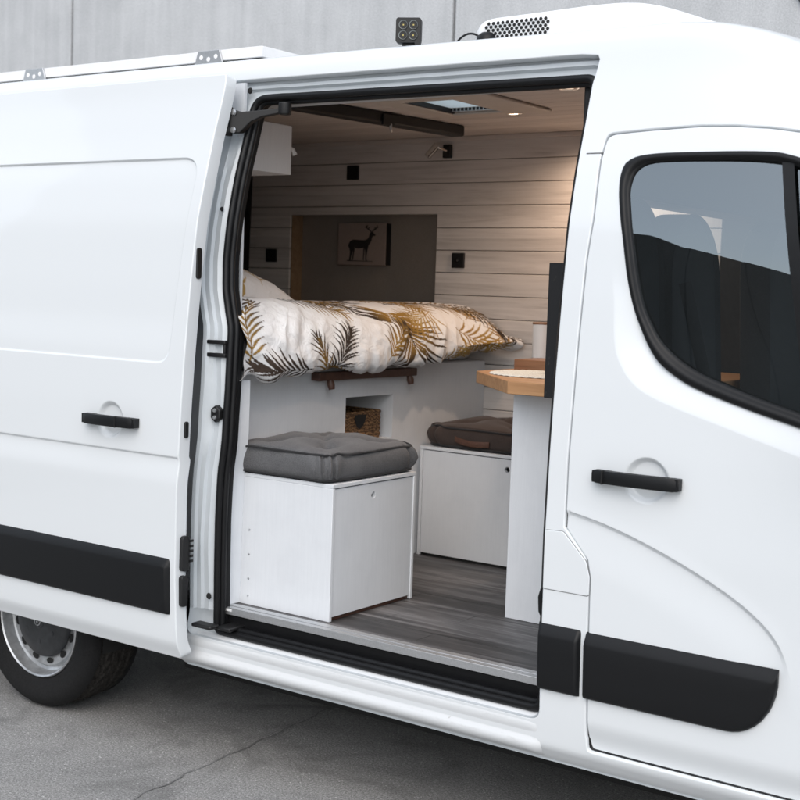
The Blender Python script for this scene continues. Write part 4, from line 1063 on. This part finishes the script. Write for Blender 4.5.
# ---- duvet and pillow with palm-frond print
def noise2(u, v, seed, octs=5, base=3.0, gain=.55):
    rr = np.random.default_rng(seed); o = np.zeros_like(u); a = 1.; f = base
    for k in range(octs):
        for j in range(5):
            th = rr.uniform(0, 2*math.pi); ff = f*rr.uniform(.7, 1.4); p = rr.uniform(0, 6.28)
            o += a/5*np.sin(ff*(u*math.cos(th)+v*math.sin(th))+p+1.3*np.sin(ff*.6*(u*math.sin(th)-v*math.cos(th))+p*2))
        a *= gain; f *= 1.9
    return o
GOLD = np.array([.30, .175, .04]); DARK = np.array([.045, .032, .025]); LGOLD = np.array([.43, .30, .11])
def leaf_print(U, V, fronds, base):
    """pigment for every point of a cloth lying in (U, V) metres"""
    C_ = np.tile(np.array(base), (len(U), 1))
    for (u0, v0, ang, L, spread, pair, lw, ll, c0, c1, curl) in fronds:
        m = (np.hypot(U-u0, V-v0) < L+ll+.05); ii = np.where(m)[0]
        if len(ii) == 0: continue
        u, v = U[ii], V[ii]; best = np.zeros(len(ii)); tt = np.zeros(len(ii))
        def seg(ax, ay, bx, by, w0, w1, cv=0.):
            dx, dy = bx-ax, by-ay; LL = math.hypot(dx, dy)
            t = ((u-ax)*dx+(v-ay)*dy)/LL**2; d = ((u-ax)*dy-(v-ay)*dx)/LL
            d = d-cv*LL*4*t*(1-t)
            w = .78*w0*np.sin(np.clip(t, 0, 1)**.75*math.pi)**.8+w1
            k = (t > 0) & (t < 1) & (np.abs(d) < w)
            return k, t
        a = ang; x, y = u0, v0; ns = pair; st = L/ns
        for i in range(ns):
            f = i/ns; nx_, ny_ = x+st*math.cos(a), y+st*math.sin(a)
            k, t = seg(x, y, nx_, ny_, 0, .0022); best[k] = 1; tt[k] = f
            sc_l = ll*(.55+.75*math.sin(math.pi*min(1, .18+f*.82))) if spread < 1.2 else ll
            for sd_ in (-1, 1):
                la = a+sd_*(spread-.55*f)+random.uniform(-.08, .08); l2 = sc_l*random.uniform(.85, 1.1)
                k, t = seg(nx_, ny_, nx_+l2*math.cos(la), ny_+l2*math.sin(la), lw, .0004, sd_*curl)
                best[k] = 1; tt[k] = np.clip(f*.5+t[k]*.7, 0, 1)
            x, y = nx_, ny_; a += .35/ns*(1 if curl > 0 else -1)
        k = best > 0; mixv = smoothstep(.25, .85, tt[k])[:, None]
        C_[ii[k]] = c0*(1-mixv)+c1*mixv
    return C_
def clothmesh(name, P, nu, nv, colr, parent=None):
    me = bpy.data.meshes.new(name); n = nu*nv
    i = np.arange((nu-1)*(nv-1)); a = (i//(nv-1))*nv+i % (nv-1)
    F = np.stack([a, a+1, a+nv+1, a+nv], 1)
    me.vertices.add(n); me.vertices.foreach_set('co', P.reshape(-1)); me.loops.add(F.size); me.polygons.add(len(F))
    me.loops.foreach_set('vertex_index', F.reshape(-1)); me.polygons.foreach_set('loop_start', np.arange(0, F.size, 4)); me.polygons.foreach_set('loop_total', np.full(len(F), 4))
    me.update(calc_edges=True); me.validate(); me.polygons.foreach_set('use_smooth', [True]*len(F))
    ca = me.color_attributes.new('print', 'FLOAT_COLOR', 'POINT'); ca.data.foreach_set('color', np.concatenate([colr, np.ones((n, 1))], 1).astype(np.float32).reshape(-1))
    me.materials.append(M['duvet']); o = bpy.data.objects.new(name, me); col.objects.link(o)
    if parent: o.parent = parent; o.matrix_parent_inverse = parent.matrix_world.inverted()
    return o
def duvet():
    nu, nv = 640, 520
    near = [(-2.55, 1.50), (-2.2, 1.58), (-1.8, 1.615), (-1.45, 1.625), (-1.315, 1.605), (-1.235, 1.54), (-1.20, 1.45), (-1.205, 1.375), (-1.235, 1.352), (-1.30, 1.365)]
    mid = [(-2.55, 1.50), (-2.2, 1.585), (-1.8, 1.605), (-1.45, 1.612), (-1.315, 1.59), (-1.225, 1.53), (-1.195, 1.445), (-1.20, 1.382), (-1.24, 1.352), (-1.32, 1.356)]
    far = [(-2.55, 1.50), (-2.2, 1.575), (-1.8, 1.60), (-1.48, 1.612), (-1.34, 1.585), (-1.245, 1.54), (-1.178, 1.494), (-1.142, 1.458), (-1.20, 1.425), (-1.32, 1.415)]
    def curve(c):
        q = np.array(catmull(c, 12, False)); d = np.concatenate([[0], np.cumsum(np.linalg.norm(np.diff(q, axis=0), axis=1))]); t = np.linspace(0, 1, nv)*d[-1]
        return np.stack([np.interp(t, d, q[:, 0]), np.interp(t, d, q[:, 1])], 1), d[-1]
    Cn, Ln = curve(near); Cm, Lm = curve(mid); Cf, Lf = curve(far)
    u = np.linspace(0, 1, nu); Yv = .168+(1.752-.168)*u
    wm = smoothstep(.0, .28, u); wf = smoothstep(.62, 1.0, u)
    C2 = (Cn[None]*(1-wm)[:, None, None]+Cm[None]*wm[:, None, None])*(1-wf)[:, None, None]+Cf[None]*wf[:, None, None]
    X_, Z_ = C2[..., 0], C2[..., 1]; Y_ = np.repeat(Yv[:, None], nv, 1)
    v = np.linspace(0, 1, nv)*Lm; U = Y_.copy(); V = np.repeat(v[None], nu, 0)
    Y_ = Y_-.104*np.exp(-u*9)[:, None]*smoothstep(-1.335, -1.25, X_)
    Pm = np.stack([X_, Y_, Z_], 2)
    # normals of the smooth sheet
    du = np.gradient(Pm, axis=0); dv_ = np.gradient(Pm, axis=1); N = np.cross(dv_, du); N /= np.linalg.norm(N, axis=2)[..., None]+1e-9
    if N[nu//2, nv//2, 2] < 0: N = -N
    vc = V-1.25                                           # distance past the crest
    drape = smoothstep(-.10, .14, vc)
    h = .009*noise2(U*.8, V*.8, 11, 3, 5, .5)
    h += (.006+.013*drape)*noise2(U*1.9+.20*np.sin(V*9), V*.55, 5, 3, 7, .5)*(.3+.7*drape)
    h += -.022*drape*np.abs(noise2(U*2.6+.1*np.sin(V*14), V*.7, 23, 3, 8, .5))
    cor = np.exp(-((U-.20)/.15)**2)*smoothstep(.05, .24, vc)          # gathered near corner
    h += cor*(.011*np.sin(U*46+5*np.sin(V*11))+.010*noise2(U*1.5, V*1.5, 31, 3, 10, .5))
    h += -.008*np.abs(noise2(U*1.2, V*1.2, 91, 4, 11, .6))
    h += (.0025*noise2(U*1.3, V*1.3, 77, 3, 26, .6))*(.4+.6*drape)
    Pm = Pm+N*h[..., None]
    bot = smoothstep(.28, .36, vc)
    Pm[..., 2] += bot*(.013*noise2(U, V*0, 3, 3, 9, .6))-cor*.006
    end = smoothstep(.965, 1.0, u)[:, None]; Pm[..., 2] -= end*.035*(1-smoothstep(.05, .3, vc)); ns_ = 1-smoothstep(0, .02, u)[:, None]; Pm[..., 2] -= ns_*.03*(1-drape)
    D, G, LG = DARK, GOLD, LGOLD
    # fronds: (u along the bed, v from the back over the crest, angle, length, spread, pairs, width, leaflet length, colours, curl)
    F = [(.19, 1.50, -1.65, .27, 1.0, 11, .0055, .08, G, D*1.4, .08),
         (.44, 1.525, 3.0, .22, 1.0, 11, .0055, .085, D, D*1.6, .10), (.30, 1.62, -.3, .15, .9, 7, .0055, .055, G, LG, .1),
         (.545, 1.62, -1.30, .27, 1.0, 13, .0055, .095, D, D, .10), (.56, 1.60, -2.2, .20, .8, 9, .0045, .075, G, D, .1),
         (.74, 1.60, -3.0, .18, .8, 8, .006, .06, D, G, .1), (.98, 1.27, 1.75, .06, 1.9, 9, .0085, .21, G, D, .05), (1.02, 1.30, 1.1, .16, 1.15, 9, .0075, .20, G, D, .06),
         (.80, 1.64, .25, .17, .9, 7, .0065, .06, D, D, .1), (1.03, 1.62, .1, .2, 1.0, 8, .007, .07, G, D, .1), (1.22, 1.58, -.5, .2, 1., 8, .006, .085, LG, G, .1),
         (1.36, 1.36, .45, .34, 1.0, 13, .0065, .135, G, LG, .08), (1.30, 1.24, 2.6, .20, 1.0, 9, .006, .12, LG, G, .08), (1.62, 1.42, 2.6, .24, 1.05, 11, .006, .10, G, LG, .08), (1.68, 1.55, -1.9, .2, .9, 8, .006, .08, G, G, .08),
         (.86, 1.50, -.9, .20, 1., 9, .0065, .09, G, D, .1), (1.50, 1.30, -.5, .26, 1., 11, .006, .1, G, D, .1), (1.08, 1.16, -.3, .3, 1., 12, .0065, .11, D, G, .1), (.50, 1.06, .4, .3, 1., 12, .006, .1, G, D, .1), (1.45, 1.62, -.1, .18, .9, 7, .006, .06, G, D, .1), (.62, 1.20, -.5, .30, 1.0, 12, .0065, .11, D, D, .1), (.40, 1.16, .2, .30, 1., 12, .0055, .09, D, G, .1), (.86, 1.10, 2.9, .28, 1., 11, .007, .12, G, D, .1),
         (1.25, 1.08, .3, .34, 1., 12, .007, .13, D, G, .1), (1.15, .92, 1.1, .30, 1., 12, .007, .13, G, G, .1), (1.55, 1.12, .9, .32, 1., 12, .0065, .12, D, D, .1), (.70, .86, .4, .30, 1., 12, .007, .12, G, D, .1),
         (.45, .80, 2.2, .30, 1., 12, .007, .12, G, G, .1), (1.4, .76, 2.6, .34, 1., 12, .007, .12, D, G, .1), (.95, .62, .9, .34, 1., 12, .007, .12, D, D, .1), (.55, .45, .2, .3, 1., 12, .007, .12, G, D, .1), (1.5, .45, 1.3, .3, 1., 12, .007, .12, G, D, .1), (1.05, .3, 2., .3, 1., 12, .007, .12, G, D, .1)]
    cl_ = leaf_print(U.reshape(-1), V.reshape(-1), F, (.79, .785, .785))
    o = clothmesh('duvet', Pm, nu, nv, cl_)
    tag(o, 'white duvet printed with gold and black palm fronds draped over the bed base', 'duvet')
duvet()
def pillow():
    n = 150; t = np.linspace(-1, 1, n); Uu, Vv = np.meshgrid(t, t, indexing='ij')
    hx_, hy, H = .23, .345, .105
    prof_ = (1-np.abs(Uu)**2.6)*(1-np.abs(Vv)**2.6); top = H*np.sqrt(np.maximum(prof_, 0))**.9
    pin = 1-.07*(np.abs(Uu)**2)*(1-np.abs(Vv)**2)*0
    x = hx_*Uu*(1-.08*(1-np.abs(Vv)**2)*0+0*pin); y = hy*Vv
    rx = x*(1-.06*(1-Vv**2)*np.abs(Uu)**6); ry = y*(1-.06*(1-Uu**2)*np.abs(Vv)**6)
    nz = .006*noise2(x*2, y*2, 41, 4, 9, .6)
    t_ = thing('pillow', 'white palm leaf pillow lying on the duvet at the near side of the bed', 'pillow', (-1.78, .46, 1.62))
    for sgn, nm_ in ((1, 'top'), (-1, 'bottom')):
        z = sgn*top*(1 if sgn > 0 else .5)+nz*(sgn > 0)*(prof_ > .02)
        P = np.stack([rx, ry, z], 2).reshape(-1, 3)
        a = R(-8); b_ = R(4)
        Rm = np.array(Matrix.Rotation(a, 3, 'X') @ Matrix.Rotation(b_, 3, 'Y') @ Matrix.Rotation(R(6), 3, 'Z'))
        P = P@Rm.T+np.array([-1.80, .455, 1.648])
        F = [(.30, .10, .1, .2, 1., 10, .0055, .085, GOLD, GOLD, .1), (.04, -.12, -.4, .22, 1., 11, .005, .08, LGOLD, GOLD, .1), (.235, .27, -.75, .17, .9, 11, .0048, .075, DARK, DARK, .1), (-.12, .2, 1.0, .25, 1., 10, .006, .1, GOLD, DARK, .1), (.20, -.25, 1.3, .2, 1., 10, .0055, .085, GOLD, LGOLD, .1), (.15, .315, 2.75, .13, 1., 8, .006, .06, DARK, DARK, .1), (.21, .10, 2.9, .15, 1.1, 7, .005, .075, LGOLD, GOLD, .1), (-.02, .22, .3, .14, 1., 8, .0055, .07, GOLD, GOLD, .1)]
        clothmesh('pillow_'+nm_ if False else 'cover', P.reshape(n, n, 3).reshape(-1), n, n, leaf_print(x.reshape(-1), y.reshape(-1), F, (.79, .785, .785)), t_)
pillow()

# ---- cab seats seen through the door window
def seat(yc, w, x=0.0, zt=1.955):
    s_ = bpy.data.objects.new('seat', None); col.objects.link(s_); s_.location = (x, yc, .75); s_.parent = van; s_.matrix_parent_inverse = van.matrix_world.inverted(); bpy.context.view_layer.update()
    q = [(yc-w/2-.01, 1.05), (yc+w/2+.01, 1.05)]+[(yc+w/2*math.cos(a), zt-.21+.21*math.sin(a)) for a in np.linspace(0, math.pi, 40)]
    rows = []
    for xx, g_ in ((x+.07, -.03), (x+.085, -.008), (x+.07, .0), (x-.005, .0), (x-.025, -.008), (x-.03, -.03)):
        c = np.mean(q, 0); rows.append([(xx+(z-1.5)*-.06, y+(c[0]-y)*-g_*3 if False else c[0]+(y-c[0])*(1+g_*2.2), c[1]+(z-c[1])*(1+g_*1.1)) for y, z in q])
    MB().loft(rows, True, True).build('backrest', 'seat', s_, smooth=True)
    MB().box((x+.05, yc-w/2, .95), (x+.55, yc+w/2, 1.10)).build('cushion', 'seat', s_, bevel=.04, seg=4)
seat(.275, .335, .04, 1.955); seat(.680, .38, .04, 1.935); seat(1.50, .42, .05)
bel = MB().tube([(.15, .50, 1.72), (.17, .50, 1.65), (.20, .56, 1.45), (.24, .64, 1.15)], .020, 8, flat=.15).build('seat_belt', 'cab', van, smooth=True)
MB().box((-.06, .20, 1.955), (.10, 1.72, 2.355)).build('cab_shelf', 'cab', van, bevel=.01)
MB().loft([[(.62+.10*math.sin(t), y, 1.15+.28*math.cos(t)) for t in np.linspace(.2, 2.6, 10)] for y in (.14, 1.93)]).build('dashboard', 'cab', van, smooth=True)
MB().tube([(.62+.19*.45*math.cos(a), 1.52+.19*math.sin(a), 1.45-.17*math.cos(a)*.9) for a in np.linspace(0, 2*math.pi, 30, endpoint=False)], .014, 8, close=True).build('steering_wheel', 'cab', van, smooth=True)
MB().box((.14, .06, .56), (1.05, 1.98, .60)).build('cab_floor', 'cab', van)
MB().box((.12, .045, .60), (.98, .055, 1.36)).build('door_card', 'cab', fd)

# ---- roof: solar panel on brackets, work light, cable, vented unit
sp = thing('solar_panel', 'flat aluminium framed solar panel on the rear of the van roof', 'solar panel', (-2.2, .6, 2.44))
fm = MB().box((-3.1, .30, 2.466), (-1.385, .318, 2.503)).box((-1.403, .3182, 2.466), (-1.385, 1.0, 2.503)).box((-3.1, 1.0002, 2.466), (-1.385, 1.018, 2.503)); fm.build('frame', 'white', sp, bevel=.0015)
MB().box((-3.098, .3184, 2.493), (-1.4034, .9998, 2.500)).build('cells', 'black', sp)
for x in (-2.60, -1.635):
    br = MB(); q = [(x-.072, 2.447), (x+.072, 2.447), (x+.052, 2.503), (x-.052, 2.503)]
    br.prism(q, .291, .2985); bo = br.build('bracket', 'alu', sp, bevel=.001)
    for dx, dz in ((-.036, .034), (0, .026), (.036, .034)): MB().lathe([(0, -.0015), (.008, -.001), (.009, .0015)], (x+dx, .2905, 2.450+dz-.004), n=14).build('bolt', 'white', bo)
wk = thing('work_light', 'black square four lens work light on the roof edge above the side door', 'work light', (-.76, .31, 2.45))
rot = Matrix.Rotation(R(28), 4, 'Z'); 
def wl_part(mb, name, mat, parent=wk, **k):
    T = Matrix.Translation((-.768, .318, 2.504)) @ rot
    mb.v = [tuple(T @ Vector(p)) for p in mb.v]; return mb.build(name, mat, parent, **k)
h_ = MB(); q = roundpoly([(-.041, -.040), (.041, -.040), (.041, .040), (-.041, .040)], .010, 4); h_.prism(q, -.022, .012)
for k in range(7): h_.box((-.036, .012, -.036+.0115*k), (.036, .036, -.031+.0115*k))
wl_part(h_, 'housing', 'black', bevel=.0015)
for dx in (-.0165, .0165):
    for dz in (-.0165, .0165): wl_part(MB().lathe([(.0145, -.003), (.0115, .004), (.004, .006), (0, .004)], (dx, -.0235, dz), n=18), 'lens', M['lampglass'], smooth=True)
for dx in (-.0165, .0165):
    for dz in (-.0165, .0165): wl_part(MB().box((dx-.0022, -.0225, dz-.0022), (dx+.0022, -.019, dz+.0022)), 'led', M['ledm'])
bq = MB().box((-.02, -.008, -.056), (.02, .012, -.040)).box((-.028, -.014, -.062), (.028, .018, -.055)).lathe([(.0, -.047), (.010, -.047), (.010, -.040)], (.034, 0, -.044), n=12); wl_part(bq, 'bracket', 'black', bevel=.001)
cbm = MB().tube([(-.74, .34, 2.452), (-.66, .36, 2.456), (-.58, .37, 2.458), (-.555, .37, 2.462)], .006, 8)
cbm.tube([(-.62+.11*t, .37-.01*t, 2.458+.030*math.sin(math.pi*t)**.7) for t in np.linspace(0, 1, 14)], .0035, 7)
tag(cbm.build('cable', 'black', smooth=True), 'thin black cable looping along the roof beside the work light', 'cable')
gm = MB().lathe([(0, .028), (.018, .026), (.030, .016), (.034, .004), (.036, -.02), (0, -.02)], (-.495, .36, 2.458), 'z', 24)
tag(gm.build('cable_gland', 'rubber', smooth=True), 'round black cable gland on the roof left of the vented unit', 'cable gland')
un = thing('roof_unit', 'white moulded roof unit with a honeycomb vent above the side door', 'roof unit', (-.15, .8, 2.46))
UX = np.array([-.562, -.560, -.552, -.535, -.49, -.30, -.15, -.05, .02, .08, .14, .22, .30, .40]); UH = np.array([2.40, 2.47, 2.505, 2.526, 2.534, 2.538, 2.542, 2.541, 2.534, 2.520, 2.500, 2.47, 2.445, 2.415])
xs = np.linspace(-.562, .40, 90); hs = np.interp(xs, UX, UH)
for _ in range(3): hs[2:-2] = (hs[1:-3]+2*hs[2:-2]+hs[3:-1])/4
rows = []
for x, h in zip(xs, hs):
    y0 = .36+.05*smoothstep(.1, .4, x)+.03*max(0, 1-(x+.562)/.05)**2; y1 = 1.35; row = []
    r_ = min(.035, max(.006, (h-2.42)*.45))
    row.append((x, y0-.002, 2.40))
    for t in np.linspace(0, 1, 7): row.append((x, y0+r_*(1-math.cos(t*math.pi/2)), h-r_+r_*math.sin(t*math.pi/2)))
    for t in np.linspace(.1, 1, 8): row.append((x, y0+r_+(y1-r_*2-y0)*t, h+.012*math.sin(math.pi*t*.9)))
    for t in np.linspace(0, 1, 5): row.append((x, y1-r_+r_*math.sin(t*math.pi/2), h-r_+r_*math.cos(t*math.pi/2)))
    row.append((x, y1, 2.40)); rows.append(row)
MB().loft(rows).build('cover', 'gel', un, smooth='all')
hol = MB()
for j in range(6):
    for i in range(14):
        x = -.498+.0170*i+(.0086 if j % 2 else 0); z = 2.458+.0105*j
        if i > 12 and j % 2: continue
        hol.add([(x+.0062*math.cos(a), .3575+.030*max(0, 1-(x+.562)/.05)**2, z+.0058*math.sin(a)) for a in [R(60*k) for k in range(6)]], [tuple(range(6))])
hol.build('vent_holes', 'dark', un, fix=False)
bs = MB().lathe([(0, -.012), (.010, -.010), (.016, -.004), (.018, .004)], (-.085, .357, 2.455), n=20).build('screw_boss', 'gel', un, smooth=True)

# ================================================================ camera, light
cam = bpy.data.cameras.new('camera'); co = bpy.data.objects.new('camera', cam); col.objects.link(co)
cx, cy, cz, yaw, pitch, roll, fpx = 1.7913, -3.2424, 1.6776, .6208, -.0847, .0339, 1327.35
f = Vector((-math.sin(yaw)*math.cos(pitch), math.cos(yaw)*math.cos(pitch), math.sin(pitch)))
r = Vector((math.cos(yaw), math.sin(yaw), 0)); u = r.cross(f)
r2 = r*math.cos(roll)+u*math.sin(roll); u2 = -r*math.sin(roll)+u*math.cos(roll)
co.matrix_world = Matrix(((r2.x, u2.x, -f.x, cx), (r2.y, u2.y, -f.y, cy), (r2.z, u2.z, -f.z, cz), (0, 0, 0, 1)))
cam.sensor_width = 36; cam.lens = 36*fpx/800; cam.clip_start = .05; cam.clip_end = 600
cam.dof.use_dof = True; cam.dof.focus_distance = 4.2; cam.dof.aperture_fstop = 5.0
sc.camera = co
w = bpy.data.worlds.new('World'); sc.world = w; w.use_nodes = True
nt = w.node_tree; bg = nt.nodes['Background']
sk = nt.nodes.new('ShaderNodeTexSky'); sk.sky_type = 'NISHITA'; sk.sun_disc = False
SUN_EL, SUN_AZ = R(44), R(152)      # azimuth measured from +Y towards +X
sk.sun_elevation = SUN_EL; sk.sun_rotation = SUN_AZ
sk.air_density = 1.0; sk.dust_density = 3.0; sk.ozone_density = 1.0
cm = nt.nodes.new('ShaderNodeMix'); cm.data_type = 'RGBA'; cm.inputs[0].default_value = .55
cm.inputs[7].default_value = (6.4, 6.85, 7.3, 1)
nt.links.new(sk.outputs[0], cm.inputs[6]); nt.links.new(cm.outputs[2], bg.inputs['Color']); bg.inputs['Strength'].default_value = .15
sl = bpy.data.lights.new('sun', 'SUN'); sl.energy = .75; sl.angle = R(60); sl.color = (1, .985, .965)
so = bpy.data.objects.new('sun', sl); col.objects.link(so)
d = Vector((math.sin(SUN_AZ)*math.cos(SUN_EL), math.cos(SUN_AZ)*math.cos(SUN_EL), math.sin(SUN_EL)))
so.rotation_euler = d.to_track_quat('Z', 'Y').to_euler()
vs = sc.view_settings; vs.view_transform = 'Standard'; vs.look = 'None'; vs.gamma = 1; vs.use_curve_mapping = False; vs.exposure = .55
sc.cycles.max_bounces = 10; sc.cycles.diffuse_bounces = 5; sc.cycles.transparent_max_bounces = 12
sc.cycles.use_denoising = True
